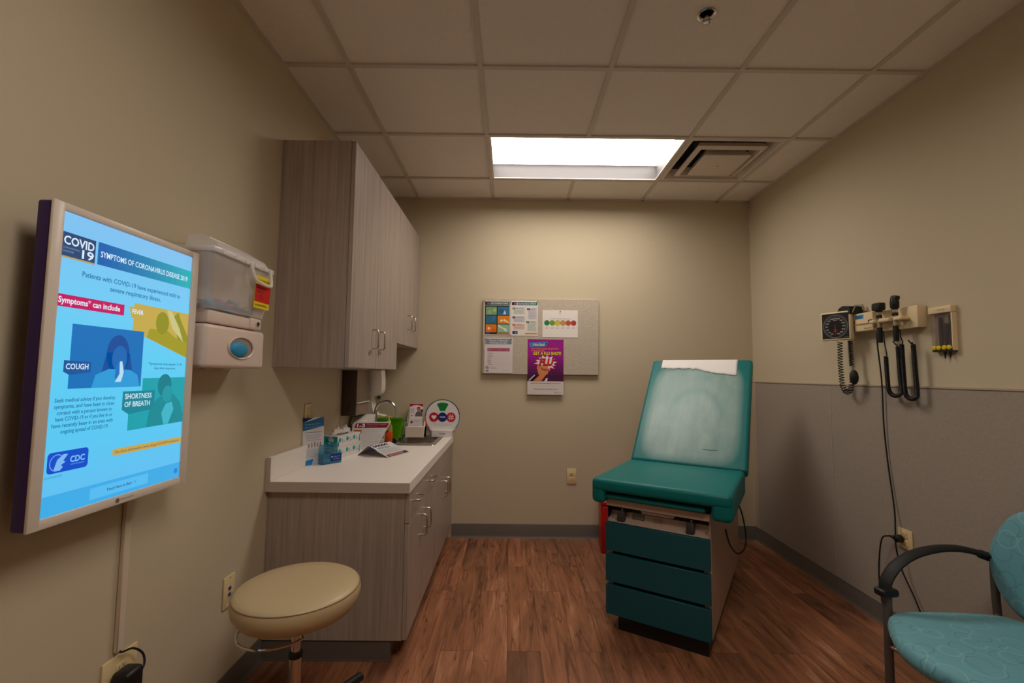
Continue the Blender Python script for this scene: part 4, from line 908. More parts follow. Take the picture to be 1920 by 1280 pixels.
for k, c in enumerate(((36, 130, 70), (120, 160, 50), (206, 196, 60), (206, 150, 70), (196, 84, 60), (186, 60, 50))):
    x_ = -0.106+0.0425*k; b.disc(x_, 0.116, 0.0215, y, PR(90, 84, 74), 1); b.disc(x_, 0.116, 0.0195, y, PR(*c), 2)
    for sg in (-1, 1): b.disc(x_+sg*0.006, 0.121, 0.002, y, PR(60, 50, 40), 3, n=8)
    q = (0.006, 0.004, 0.001, -0.001, -0.004, -0.006)[k]
    for j in range(6):
        xa = x_-0.009+0.003*j; fz = lambda xx: 0.108 + q*(((xx-x_)/0.009)**2)-q*0.3
        b.poly([(xa, fz(xa)-0.0008), (xa+0.003, fz(xa+0.003)-0.0008), (xa+0.003, fz(xa+0.003)+0.0008), (xa, fz(xa)+0.0008)], y, PR(60, 50, 40), 3)
    b.text(str(k*2), x_-0.002, x_+0.002, 0.084, 0.006, y, PR(110, 104, 104), 1); b.grey_lines(x_-0.012, x_+0.012, 0.080, 0.068, 2, y, PR(176, 170, 170), 1)
b.build('printed_sheet', t)
t, b, W_, H_ = sheet('symptom_sheet', 'white sheet with grey-blue header and pink table row under the six-picture poster', 'notice', -0.205, 0.018, 1.270, 1.548, PR(216, 206, 204), y=BF-0.0062, group=gp)
b.rect(-0.103, 0.103, 0.228, 0.270, y, PR(128, 136, 156)); b.text('Viruses or Bacteria', -0.074, 0.074, 0.251, 0.013, y, PR(218, 222, 230), 2, 0.015); b.text("What's got you sick?", -0.072, 0.068, 0.234, 0.012, y, PR(218, 222, 230), 2, 0.015)
b.rect(-0.088, 0.088, 0.172, 0.198, y, PR(166, 84, 112)); b.text('Illness', -0.080, -0.056, 0.182, 0.008, y, PR(222, 190, 200), 2); b.text('Virus', 0.0, 0.018, 0.182, 0.006, y, PR(222, 190, 200), 2); b.text('Yes', 0.06, 0.072, 0.182, 0.006, y, PR(222, 190, 200), 2)
for k in range(7): b.rect(-0.088, 0.088, 0.150-0.0145*k, 0.1506-0.0145*k, y, PR(150, 130, 138), 1); b.rect(-0.086, -0.086+random.uniform(0.02, 0.045), 0.1535-0.0145*k, 0.158-0.0145*k, y, PR(156, 150, 156), 1)
b.disc(-0.088, 0.042, 0.013, y, PR(90, 88, 108), 1, r0=0.009); b.disc(-0.088, 0.042, 0.005, y, PR(90, 88, 108), 1); b.rect(-0.099, -0.076, 0.012, 0.022, y, PR(96, 94, 110), 1); b.grey_lines(-0.068, -0.01, 0.050, 0.030, 3, y, PR(150, 148, 156), 1, 0.3); b.grey_lines(0.03, 0.09, 0.024, 0.014, 2, y, PR(190, 180, 184), 1, 0.3); b.build('printed_sheet', t)
b = B(); b.box(-0.112, 0.106, 0.0002, 0.0048, 0.0, 0.276, mat('clear_sleeve', (222, 214, 206), rough=0.2), 0.001, 1); b.build('backing_sheets', t)
t, b, W_, H_ = sheet('flu_poster', 'purple GET A FLU SHOT poster hanging below the board edge', 'poster', 0.137, 0.422, 1.105, 1.541, PR(214, 206, 202), group=gp)
y = -0.0012
for i in range(14):
    z0_ = 0.105+i*(0.331/14); q = max(0, (i-5)/8); lowc = (70, 18, 62); hi = (156, 24, 136)
    c = [round(lowc[j]+(hi[j]-lowc[j])*min(1, max(0, (i-1)/7))) for j in range(3)]
    b.rect(-W_, W_, z0_, z0_+0.331/14, y, PR(*c), 1)
b.poly([(-0.128, 0.374), (0.006, 0.380), (0.018, 0.418), (-0.128, 0.410)], y, PR(60, 130, 200), 2); b.text('I the fact!', -0.10, -0.008, 0.385, 0.019, y, PR(206, 226, 90), 3, 0.03)
b.text('Even healthy people can get the flu.', -0.112, 0.105, 0.357, 0.013, y, PR(232, 130, 90), 2, 0.02); b.text('Protect yourself.', -0.112, -0.01, 0.341, 0.012, y, PR(232, 130, 90), 2, 0.02)
b.text('GET A FLU SHOT!', -0.098, 0.122, 0.311, 0.026, y, PR(40, 20, 40), 4, 0.06); b.text('GET A FLU SHOT!', -0.098, 0.122, 0.313, 0.024, y, PR(240, 220, 30), 5, 0.025)
star = []
for k in range(28):
    a = 2*PI*k/28+0.1; rx, rz = (0.088, 0.062) if k % 2 == 0 else (0.058, 0.042); rx *= 1+0.12*math.sin(5*k); star.append((0.004+rx*math.cos(a), 0.250+rz*math.sin(a)))
st2 = [(0.004+(p[0]-0.004)*1.12, 0.250+(p[1]-0.250)*1.13-0.003) for p in star]
def fan(b, pts, c, m, layer):
    yy = b.art(y, layer)
    for k in range(len(pts)): p, q = pts[k], pts[(k+1) % len(pts)]; b.face([b.v((c[0], yy, c[1])), b.v((p[0], yy, p[1])), b.v((q[0], yy, q[1]))], m)
fan(b, st2, (0.004, 0.250), PR(196, 20, 110), 2); fan(b, star, (0.004, 0.250), PR(236, 226, 226), 3)
SK = PR(214, 130, 86); SKD = PR(150, 80, 50)
b.poly([(-0.098, 0.105), (-0.05, 0.150), (-0.022, 0.180), (0.020, 0.176), (0.0, 0.150), (-0.035, 0.105)], y, SK, 4)
b.poly([(-0.055, 0.160), (-0.068, 0.205), (-0.066, 0.228), (-0.045, 0.235), (0.02, 0.232), (0.022, 0.170), (0.0, 0.150), (-0.035, 0.150)], y, SK, 5)
b.poly([(-0.052, 0.234), (-0.044, 0.238), (-0.018, 0.200), (0.02, 0.198), (0.036, 0.212), (0.03, 0.196), (-0.006, 0.186), (-0.028, 0.196)], y, SKD, 6)
for k in range(3): b.disc(-0.030+k*0.018, 0.222-0.002*k, 0.010, y, PR(222, 146, 100), 7, n=12)
b.text('FLU', -0.052, 0.056, 0.230, 0.052, y, PR(60, 50, 30), 8, 0.06, slant=0.18); b.text('FLU', -0.050, 0.054, 0.233, 0.048, y, PR(206, 30, 34), 9, 0.04, slant=0.18)
b.poly([(-0.128, 0.107), (-0.082, 0.150), (-0.086, 0.156), (-0.134, 0.112)], y, PR(226, 220, 220), 4); b.poly([(-0.122, 0.105), (-0.10, 0.105), (-0.062, 0.150), (-0.074, 0.154)], y, PR(20, 14, 24), 4); b.poly([(-0.010, 0.105), (0.012, 0.105), (0.018, 0.130), (0.004, 0.130), (0.0, 0.118)], y, PR(226, 220, 220), 4)
DK = PR(70, 66, 70)
b.text('WE ARE NOW TAKING APPOINTMENTS FOR FLU SHOTS', -0.120, 0.120, 0.085, 0.006, y, DK, 1, 0.02); b.text('TO MAKE SCHEDULE AN APPOINTMENT TODAY', -0.100, 0.100, 0.040, 0.006, y, DK, 1, 0.02); b.grey_lines(-0.11, 0.11, 0.068, 0.060, 1, y, PR(196, 188, 188), 1, 0.3); b.text('Outcome', 0.085, 0.125, 0.014, 0.006, y, PR(150, 144, 150), 1); b.disc(0.078, 0.016, 0.004, y, PR(150, 120, 150), 1, n=10)
b.build('printed_sheet', t)
RP = mat('red_pin', (150, 30, 24), rough=0.3); KP = mat('dark_pin', (60, 30, 30), rough=0.3); BP = mat('blue_pin', (20, 30, 90), rough=0.3)
pin(-0.2105+0.003, 1.838, KP, 'dark push pin in the top left corner of the six-picture poster')
pin(-0.001, 1.838, RP, 'red push pin between the tops of poster and fact sheet')
pin(0.212, 1.840, KP, 'dark push pin at the top right corner of the fact sheet')
pin(0.394, 1.764, RP, 'red push pin at the top centre of the pain scale chart')
pin(-0.001, 1.574, RP, 'red push pin below the gap between poster and fact sheet')
pin(-0.195, 1.538, KP, 'dark push pin at the left of the grey-blue header', y=BF-0.008)
pin(0.006, 1.538, KP, 'dark push pin at the right of the grey-blue header', y=BF-0.008)
pin(0.283, 1.508, BP, 'blue push pin through the top of the flu poster')

# ---------------------------------------------------------------- exam table
TA = math.radians(-32)
t = thing('exam_table', 'teal vinyl medical exam table with raised back and three teal drawers', 'exam table', (0.496, 2.370, 0), TA)
BODYM = mat('beige_enamel', (176, 152, 136), rough=0.4)
DARK = mat('recess_shade', (30, 24, 22), rough=0.7)  # near-black colour paints the shade into the drawer gaps and shelf cavity
BW = 0.489; BD = 1.13; BT = 0.638
b = B()
b.box(0, 0.008, 0.022, BD, 0.082, BT-0.03, BODYM); b.box(BW-0.008, BW, 0.022, BD, 0.082, BT-0.03, BODYM); b.box(0.008, BW-0.008, 0.20, BD, 0.082, BT-0.03, BODYM)
b.box(0.008, BW-0.008, 0.024, 0.20, 0.082, 0.524, DARK)
b.box(0.0, BW, 0.0, BD, BT-0.034, BT, BODYM, 0.002, 1); b.build('cabinet_body', t)
for x_ in (0.008, BW-0.030): b = B(); b.box(x_, x_+0.022, 0.010, 0.024, 0.082, 0.53, BODYM); b.build('face_stile', t)
b = B(); b.box(0.05, BW-0.02, 0.03, BD-0.04, 0.0, 0.082, BLACK); b.build('plinth', t)
for z0_, z1_ in ((0.083, 0.224), (0.240, 0.374), (0.389, 0.526)):
    b = B(); b.box(0.0, BW, -0.012, 0.009, z0_, z1_, TEALD, 0.0015, 1); b.box(0.03, BW-0.03, 0.009, 0.018, z0_+0.02, z1_-0.02, DARK); b.build('drawer', t)
b = B()
b.quad([(0.008, 0.001, 0.528), (BW-0.008, 0.001, 0.528), (BW-0.008, 0.045, 0.540), (0.008, 0.045, 0.540)], BODYM); b.quad([(0.008, 0.045, 0.540), (BW-0.008, 0.045, 0.540), (BW-0.008, 0.055, 0.572), (0.008, 0.055, 0.572)], BODYM)
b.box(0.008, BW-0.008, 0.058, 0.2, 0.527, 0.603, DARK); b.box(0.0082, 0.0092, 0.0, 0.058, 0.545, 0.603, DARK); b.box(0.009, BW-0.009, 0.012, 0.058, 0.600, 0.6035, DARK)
for x_ in (0.022, BW-0.022): b.cyl((x_, 0.034, 0.543), (x_, 0.030, 0.5445), 0.003, BLACK, n=8)
b.build('control_shelf', t)
b = B(); b.M = Matrix.Translation((0, 0.0445, 0.540)) @ Matrix.Rotation(math.radians(-17), 4, 'X') @ Matrix.Translation((0, -0.0445, -0.549)); y = 0.0445
b.rect(0.120, 0.180, 0.552, 0.580, y, PR(70, 66, 60)); b.rect(0.125, 0.175, 0.556, 0.576, y, PR(150, 140, 124), 2); b.text('CAUTION', 0.13, 0.17, 0.568, 0.005, y, PR(50, 46, 40), 3, 0.02); b.grey_lines(0.130, 0.17, 0.565, 0.557, 2, y, PR(90, 84, 76), 3); b.build('caution_label', t)
b = B(); b.M = Matrix.Translation((0, 0.0445, 0.540)) @ Matrix.Rotation(math.radians(-17), 4, 'X') @ Matrix.Translation((0, -0.0445, -0.549)); b.rect(0.225, 0.268, 0.552, 0.574, y, PR(150, 128, 100)); b.rect(0.229, 0.264, 0.556, 0.570, y, PR(160, 138, 112), 2); b.build('data_plate', t)
for x_ in (0.055, BW-0.105):
    b = B(); b.box(x_, x_+0.036, 0.004, 0.034, 0.535, 0.584, DGREY, 0.003, 2); b.cyl((x_+0.022, 0.02, 0.584), (x_+0.022, 0.02, 0.594), 0.005, NICKEL, n=10); b.build('stirrup_socket', t)
b = B(); b.prism([(0.165, 0.606), (0.340, 0.606), (0.325, 0.588), (0.180, 0.588)], 0.012, 0.15, BODYM); b.build('pull_out_tray', t)
b = B(); b.box(0.006, BW-0.012, -0.030, 0.30, 0.645, 0.668, TEAL, 0.010, 3); b.build('footrest_pad', t)
# seat cushion with thick side bolsters
def cushion_rings(x0, x1, y0, y1, z0, z1, r): pass
b = B(); b.box(-0.058, 0.588, -0.058, 0.575, 0.683, 0.746, TEAL, 0.022, 5)
b.box(-0.060, 0.010, -0.054, 0.540, 0.622, 0.735, TEAL, 0.024, 5); b.box(0.500, 0.590, -0.054, 0.540, 0.622, 0.735, TEAL, 0.024, 5); b.build('seat_cushion', t)
# backrest pivots on the hinge line behind the seat; its own z runs up the slope
AN = math.radians(48)
br = thing('x', '', ''); bpy.data.objects.remove(br)
BRW0, BRW1, BRL = -0.050, 0.600, 0.855
wv = worn_vinyl('worn_teal_vinyl', 0.275, 0.40, 0.275, 0.375)
b = B(); b.box(BRW0, BRW1, 0.0, 0.072, 0.0, BRL, wv, 0.020, 5)
rotb = (-(PI/2-AN), 0, 0)
bk = b.build('backrest', t, loc=(0, 0.560, 0.745), rot=rotb)
bpy.context.view_layer.update()
b = B(); b.tube([(0.36, -0.001, 0.12), (0.40, -0.002, 0.117), (0.44, -0.001, 0.121)], 0.0022, wv, n=6); b.build('vinyl_crease', bk)
b = B(); b.box(BRW0+0.02, BRW1-0.02, 0.073, 0.095, 0.01, BRL-0.02, BODYM, 0.003, 1)
b.box(0.10, 0.13, 0.095, 0.13, 0.02, 0.60, NICKEL, 0.003); b.box(0.40, 0.43, 0.095, 0.13, 0.02, 0.60, NICKEL, 0.003); b.build('back_frame', bk)
b = B()
for x_ in (0.115, 0.415): b.tube([(x_, 0.95, 0.60), (x_, 0.99, 0.88), (x_, 0.985, 0.98)], 0.014, NICKEL, n=10)
b.box(0.06, 0.47, 0.60, 1.08, 0.638, 0.66, BODYM, 0.003, 1); b.build('lift_strut', t)
# table's own power cord looping at its right side
b = B(); b.tube([(0.487, 0.60, 0.62), (0.515, 0.64, 0.60), (0.555, 0.66, 0.50), (0.575, 0.66, 0.37), (0.568, 0.62, 0.31), (0.54, 0.56, 0.30), (0.51, 0.50, 0.36), (0.492, 0.49, 0.44)], 0.0042, BLACK, n=8, smooth=6); b.build('power_cord', t)
# exam paper torn off across the head end, draped over the top of the backrest
ep = bpy.data.objects.new('exam_paper', None); COL.objects.link(ep)
bkm = Matrix.Translation((0.496, 2.370, 0)) @ Matrix.Rotation(TA, 4, 'Z') @ Matrix.Translation((0, 0.560, 0.745)) @ Euler(rotb).to_matrix().to_4x4()
bpy.data.objects.remove(ep)
b = B(); rnd = random.Random(11); n = 34
xa, xb = 0.022, 0.512
top, edge, back = [], [], []
for i in range(n+1):
    q = i/n; x_ = xa+(xb-xa)*q
    ze = 0.765-0.004*math.sin(9*q)+(0.0 if q < 0.35 else -0.062*((q-0.35)/0.65)**0.9)+rnd.uniform(-0.007, 0.007)
    lift = 0.004*math.sin(6*q)**2
    top.append([(x_, -0.0022-lift*0.5, ze), (x_, -0.0022, ze+0.02), (x_, -0.0022, BRL-0.020), (x_, 0.002, BRL-0.006), (x_, 0.010, BRL+0.001), (x_, 0.022, BRL+0.0025), (x_, 0.074, BRL+0.0025)])
V = [[b.v(bkm @ Vector(p)) for p in col] for col in top]
for i in range(n):
    for k in range(6): b.face([V[i][k], V[i+1][k], V[i+1][k+1], V[i][k+1]], PAPER)
o = b.build('exam_paper'); tag(o, 'torn strip of white exam paper over the top of the exam table backrest', 'paper')
m_ = o.modifiers.new('s', 'SOLIDIFY'); m_.thickness = 0.0008; m_.offset = 1.0
# red bin behind the table
t = thing('waste_bin', 'red waste bin mostly hidden left behind the exam table', 'bin', (0.775, 3.42, 0), math.radians(-6))
RED = mat('red_plastic', (178, 16, 22), rough=0.35)
b = B(); b.box(-0.105, 0.115, -0.10, 0.12, 0.0, 0.33, RED, 0.012, 3); b.build('bin_body', t)
b = B(); b.box(-0.110, 0.120, -0.105, 0.125, 0.331, 0.365, RED, 0.010, 3); b.build('bin_lid', t)
b = B(); b.box(-0.04, 0.04, -0.135, -0.10, 0.012, 0.022, BLACK, 0.003); b.build('pedal', t)

# ---------------------------------------------------------------- stool
t = thing('stool', 'round tan vinyl wheeled stool with chrome column in front of the base cabinets', 'stool', (-0.690, 1.560, 0))
TAN = mat('tan_vinyl', (190, 168, 130), rough=0.38, bump=0.10, bscale=160)
b = B(); Rr = 0.193; zt = 0.558
b.lathe([(0.04, zt-0.085), (0.150, zt-0.082), (0.176, zt-0.070), (0.192, zt-0.045), (0.197, zt-0.022), (Rr, zt-0.005), (Rr-0.003, zt), (0.178, zt+0.007), (0.13, zt+0.013), (0.05, zt+0.015)], TAN, n=64); b.build('seat', t, sharp=1.2)
b = B(); b.tube([((Rr-0.0005)*math.cos(a), (Rr-0.0005)*math.sin(a), zt-0.002) for a in [2*PI*k/64 for k in range(64)]], 0.0016, mat('seam_tan', (140, 114, 78), rough=0.5), n=6, closed=True); b.build('seam_piping', t)
b = B(); ps = [(-0.045+0.118*math.cos(a), -0.03+0.118*math.sin(a), zt-0.118) for a in [PI*0.72+PI*1.12*k/28 for k in range(29)]]
b.tube([(0.0, 0.0, zt-0.1)]+ps+[(0.0, 0.0, zt-0.1)], 0.0042, CHROME, n=8); b.build('height_ring', t)
b = B(); b.lathe([(0.05, zt-0.086), (0.05, zt-0.098), (0.016, zt-0.10)], BLACK, n=24); b.build('seat_plate', t)
b = B(); b.lathe([(0.0135, zt-0.10), (0.0135, 0.345)], CHROME, n=24); b.build('piston', t)
b = B(); b.lathe([(0.021, 0.352), (0.023, 0.348), (0.023, 0.338), (0.019, 0.335)], BLACK, n=24); b.build('collar', t)
b = B(); b.lathe([(0.019, 0.335), (0.019, 0.10)], NICKEL, n=24); b.build('gas_cylinder', t)
b = B(); b.lathe([(0.038, 0.075), (0.038, 0.115), (0.024, 0.128)], BLACK, n=24)
angs = [math.radians(66+72*k) for k in range(5)]
for a in angs:
    u = Vector((math.cos(a), math.sin(a), 0)); b.tube([u*0.02+Vector((0, 0, 0.118)), u*0.16+Vector((0, 0, 0.110)), u*0.312+Vector((0, 0, 0.096))], [0.024, 0.017], BLACK, n=10)
b.build('star_base', t)
for a in angs:
    u = Vector((math.cos(a), math.sin(a), 0))*0.298; b = B()
    for s_ in (-0.013, 0.013): b.cyl((u.x-0.007*math.sin(a)+s_*-math.sin(a), u.y+s_*math.cos(a), 0.0255), (u.x-math.sin(a)*(s_*1.6), u.y+math.cos(a)*s_*1.6, 0.0255), 0.025, BLACKR, n=20)
    b.cyl((u.x, u.y, 0.02), (u.x, u.y, 0.09), 0.008, BLACK, n=10); b.box(u.x-0.008, u.x+0.008, u.y-0.008, u.y+0.008, 0.03, 0.058, BLACK, 0.004); b.build('caster', t)

# ---------------------------------------------------------------- guest chair
t = thing('guest_chair', 'teal patterned guest chair with black arms and grey metal legs', 'chair', (1.622, 1.446, 0), math.radians(-82))
FAB = ring_fabric(); LEGM = mat('grey_leg_enamel', (96, 92, 90), rough=0.4, metal=0.4)
b = B(); P = []
ctrl = [(-0.255, -0.235), (-0.20, -0.31), (-0.10, -0.385), (0.0, -0.41), (0.10, -0.385), (0.20, -0.31), (0.255, -0.235), (0.245, -0.10), (0.215, 0.05), (0.165, 0.15), (0.0, 0.175), (-0.165, 0.15), (-0.215, 0.05), (-0.245, -0.10)]
P = [(p.x, p.y) for p in catmull([(c[0], c[1], 0) for c in ctrl], 6, True)]
b.pad(P, [(0.30, 0.382), (0.90, 0.382), (0.97, 0.392), (1.0, 0.412), (0.985, 0.430), (0.94, 0.444), (0.8, 0.452), (0.5, 0.456), (0.1, 0.457)], FAB); b.build('seat', t, sharp=1.4)
b = B(); ctrl = [(-0.255, 0.115), (-0.21, 0.235), (-0.14, 0.285), (0.0, 0.295), (0.14, 0.285), (0.21, 0.235), (0.255, 0.115), (0.235, 0.0), (0.16, -0.085), (0.0, -0.125), (-0.16, -0.085), (-0.235, 0.0)]
P = [(p.x, p.y) for p in catmull([(c[0], c[1], 0) for c in ctrl], 6, True)]
b.pad(P, [(0.3, -0.022), (0.93, -0.02), (1.0, 0.0), (0.98, 0.016), (0.90, 0.028), (0.6, 0.034), (0.1, 0.036)], FAB, top=lambda p, s_: 0.16*((p[0]*s_)**2))
b.build('backrest', t, loc=(0, 0.195, 0.525), rot=(math.radians(90-8), 0, 0), sharp=1.4)
for sx in (-1, 1):
    b = B(); b.tube([(sx*0.275, -0.235, 0.0), (sx*0.272, -0.235, 0.30), (sx*0.268, -0.235, 0.500)], 0.0135, LEGM, n=14); b.build('leg', t)
    b = B(); b.tube([(sx*0.285, 0.290, 0.0), (sx*0.272, 0.245, 0.25), (sx*0.262, 0.215, 0.45), (sx*0.262, 0.215, 0.595)], 0.0125, LEGM, n=14, smooth=4); b.build('leg', t)
    b = B(); b.tube([(sx*0.273, -0.235, 0.335), (sx*0.20, -0.12, 0.372), (sx*0.20, 0.1, 0.372), (sx*0.262, 0.22, 0.40)], 0.009, LEGM, n=10, smooth=4); b.build('side_rail', t)
    b = B(); P = [(sx*0.268, -0.245, 0.510), (sx*0.268, -0.235, 0.545), (sx*0.268, -0.195, 0.590), (sx*0.268, -0.125, 0.625), (sx*0.268, -0.03, 0.642), (sx*0.266, 0.07, 0.640), (sx*0.262, 0.16, 0.620), (sx*0.262, 0.225, 0.598)]
    b.tube(P, 0.011, BLACKR, n=14, smooth=5, flat=0.023, up=(0, -0.2, 1)); am = b.build('armrest', t)
    b = B(); b.box(sx*0.268-0.022, sx*0.268+0.022, -0.272, -0.205, 0.490, 0.516, BLACK, 0.009, 3, R=Matrix.Translation((0, 0, 0))); b.build('arm_clamp', am)
    b = B(); b.tube([(sx*0.262, 0.16, 0.618), (sx*0.262, 0.235, 0.592)], 0.016, BLACK, n=12); b.build('rear_sleeve', am)
b = B(); b.tube([(-0.273, -0.235, 0.318), (0.273, -0.235, 0.318)], 0.008, NICKEL, n=10); b.build('front_stretcher', t)
b = B(); b.tube([(-0.262, 0.225, 0.50), (-0.12, 0.25, 0.52), (0.12, 0.25, 0.52), (0.262, 0.225, 0.50)], 0.009, LEGM, n=10, smooth=4); b.build('back_bar', t)

# ---------------------------------------------------------------- diagnostic set on the right wall (local x = towards the camera, -y = into the room)
def rw(y, z): return (XR, y, z)
RZ = -PI/2
t = thing('diagnostic_station', 'cream wall transformer holding two black diagnostic instruments', 'medical instrument', rw(2.29, 1.50), RZ)
b = B(); b.box(-0.178, -0.050, -0.062, -0.001, 0.010, 0.108, CREAM, 0.006, 3); b.box(-0.178, -0.050, -0.066, -0.060, 0.046, 0.052, mat('cream_groove', (176, 150, 112)))
b.box(-0.050, 0.185, -0.040, -0.001, 0.0, 0.104, CREAM, 0.005, 2); b.box(0.150, 0.192, -0.046, -0.001, 0.0, 0.104, CREAM, 0.005, 2); b.build('transformer_case', t)
b = B(); y = -0.062
b.rect(-0.170, -0.110, 0.076, 0.098, y, PR(70, 140, 180)); b.rect(-0.160, -0.125, 0.081, 0.093, y, PR(40, 100, 150), 2); b.build('blue_sticker', t)
b = B(); b.text('Welch Allyn', -0.11, -0.058, 0.020, 0.007, y, PR(110, 96, 76), 1, 0.01); b.build('printed_name', t)
b = B(); b.box(-0.075, -0.052, -0.068, -0.061, 0.050, 0.066, BLACK, 0.002, 1); b.build('switch', t)
b = B()
for x0_, x1_ in ((-0.045, -0.012), (0.012, 0.078), (0.102, 0.15)): b.box(x0_, x1_, -0.088, -0.036, 0.040, 0.058, CREAM, 0.006, 3)
b.box(-0.050, 0.155, -0.050, -0.036, 0.040, 0.058, CREAM, 0.003, 1); b.build('cradle', t)
def handle_inst(label, x, kind):
    i = thing('otoscope' if kind == 'oto' else 'ophthalmoscope', label, 'medical instrument', rw(2.29-x, 1.50), RZ, 'instruments in the wall cradle'); yh = -0.070
    b = B(); b.lathe([(0.0105, -0.060), (0.0115, -0.055), (0.0115, 0.016)], BLACKR, c=(0, yh, 0), n=20); b.build('grip', i)
    b = B(); b.lathe([(0.0095, 0.016), (0.0095, 0.040), (0.0085, 0.062), (0.0105, 0.066), (0.0105, 0.094), (0.008, 0.096)], NICKEL, c=(0, yh, 0), n=20); b.build('neck', i)
    b = B(); b.lathe([(0.012, 0.064), (0.013, 0.068), (0.013, 0.076), (0.012, 0.080)], BLACK, c=(0, yh, 0), n=18); b.build('collar', i)
    b = B()
    if kind == 'oto':
        b.box(-0.026, 0.026, yh-0.020, yh+0.018, 0.102, 0.142, BLACK, 0.008, 4); b.lathe([(0.012, 0.094), (0.018, 0.104)], BLACK, c=(0, yh, 0), n=16)
    else:
        b.lathe([(0.011, 0.094), (0.018, 0.104), (0.019, 0.130), (0.016, 0.150), (0.013, 0.162), (0.004, 0.164)], BLACK, c=(0, yh, 0), n=20); b.box(-0.006, 0.022, yh-0.012, yh+0.012, 0.140, 0.160, BLACK, 0.005, 3)
    b.build('instrument_head', i)
handle_inst('black otoscope with wide square head in the wall cradle', 0.002, 'oto')
handle_inst('black ophthalmoscope with tall rounded head in the wall cradle', 0.098, 'oph')
def cord(label, x0, x1, zt_, zb_, hook):
    c = thing('coiled_cord', label, 'cord', rw(2.29, 1.50), RZ, 'black coiled cords under the wall unit')
    b = B(); y = -0.045
    b.tube([(x0-0.008, y, 0.0), (x0-0.004, y, zt_*0.5), (x0+0.006, y, zt_+0.012), (x0, y, zt_)], 0.0026, BLACK, smooth=5); b.build('lead', c)
    r_ = (x1-x0)/2
    P = [(x0, y, zt_), (x0+0.002, y, (zt_+zb_)/2), (x0+0.006, y, zb_+r_)] + [(x0+0.006+r_-r_*math.cos(a), y, zb_+r_-r_*math.sin(a)) for a in (PI/4, PI/2, 3*PI/4)] + [(x1+0.004, y, zb_+r_), (x1, y, (zt_+zb_)/2), (x1-0.004, y, hook)]
    b = B(); b.coil(P, 0.0075, 0.0046, 0.0030, BLACK, n=5, steps=9); b.build('coil', c)
    b = B(); b.tube([(x1-0.004, y, hook), (x1-0.012, y, hook+0.012), (x1-0.004, y-0.01, -0.075 if hook > -0.2 else hook+0.03), (x1-0.006, y-0.022, -0.058)], 0.0026, BLACK, smooth=5); b.build('upper_lead', c)
cord('coiled cord hanging in the loop below the otoscope', 0.002, 0.080, -0.130, -0.325, -0.085)
cord('coiled cord in the longer loop below the ophthalmoscope', 0.098, 0.165, -0.075, -0.335, -0.080)
# aneroid gauge turned slightly towards the door
t = thing('blood_pressure_gauge', 'square wall blood pressure gauge with black dial', 'medical instrument', rw(2.542, 1.55), RZ, rot=(0, 0, RZ))
b = B(); b.box(-0.03, 0.02, -0.088, -0.001, -0.03, 0.03, DGREY, 0.005); b.build('wall_mount', t)
GR = Matrix.Translation((0, -0.100, 0)) @ Matrix.Rotation(math.radians(24), 4, 'Z')
b = B(); b.M = GR; b.box(-0.080, 0.080, -0.020, 0.014, -0.080, 0.080, CREAM, 0.006, 3); b.build('gauge_case', t)
b = B(); b.M = GR; y = -0.0202
b.rect(-0.071, 0.071, -0.071, 0.071, y, PR(34, 30, 28), 1); b.disc(0, -0.002, 0.066, y, PR(110, 104, 106), 2, n=48, r0=0.061); b.disc(0, -0.002, 0.061, y, PR(24, 22, 22), 2, n=48)
nums = ['20', '40', '60', '80', '100', '120', '140', '160', '180', '200', '220', '240', '260', '280', '300']
for k, s_ in enumerate(nums):
    a = math.radians(-122-294*(k)/14*1.0+0); a = math.radians(248-(316*k/14)); x_ = 0.045*math.cos(a); z_ = -0.002+0.045*math.sin(a)
    b.text(s_, x_-0.0045*len(s_)/2-0.001, x_+0.0045*len(s_)/2+0.001, z_-0.0035, 0.007, y, PR(196, 194, 190), 3, 0.02)
for k in range(61):
    a = math.radians(248-316*k/60); b.poly([(0.053*math.cos(a-0.008), -0.002+0.053*math.sin(a-0.008)), (0.058*math.cos(a-0.008), -0.002+0.058*math.sin(a-0.008)), (0.058*math.cos(a+0.008), -0.002+0.058*math.sin(a+0.008)), (0.053*math.cos(a+0.008), -0.002+0.053*math.sin(a+0.008))], y, PR(170, 168, 166), 3)
b.text('Tycos', -0.012, 0.010, 0.030, 0.008, y, PR(190, 188, 186), 3, 0.02); b.rect(-0.010, 0.010, -0.035, -0.018, y, PR(130, 24, 20), 3)
b.poly([(-0.002, 0.008), (0.002, 0.008), (0.0006, -0.055), (-0.0006, -0.055)], y, PR(190, 60, 50), 4); b.disc(0, -0.002, 0.005, y, PR(60, 56, 56), 5, n=12); b.rect(0.048, 0.074, -0.066, -0.0645, y, PR(180, 170, 150), 3); b.build('dial', t)
t2 = thing('cuff_basket', 'black cuff stored in a wire basket behind the gauge', 'blood pressure cuff', rw(2.51, 1.61), RZ)
b = B(); b.prism([(-0.06, 0.0), (0.055, 0.0), (0.048, 0.042), (0.0, 0.050), (-0.03, 0.040)], -0.09, -0.02, BLACKR); b.tube([(0.05, -0.08, 0.0), (0.052, -0.06, 0.045), (0.052, -0.02, 0.05), (0.07, -0.02, 0.012)], 0.004, CHROME, n=6); b.build('rolled_cuff', t2)
t3 = thing('inflation_tube', 'black coiled tube with bulb hanging from the blood pressure gauge', 'tube', rw(2.565, 1.55), RZ)
b = B(); y_ = -0.06
P = [(-0.018, y_, -0.085), (-0.020, y_, -0.14), (-0.022, y_, -0.20), (-0.018, y_, -0.27), (-0.010, y_, -0.335), (0.018, y_, -0.368), (0.048, y_, -0.352), (0.062, y_, -0.31), (0.066, y_, -0.26)]
b.coil(P, 0.0115, 0.015, 0.0026, BLACK, n=6, steps=12); b.build('coiled_tube', t3)
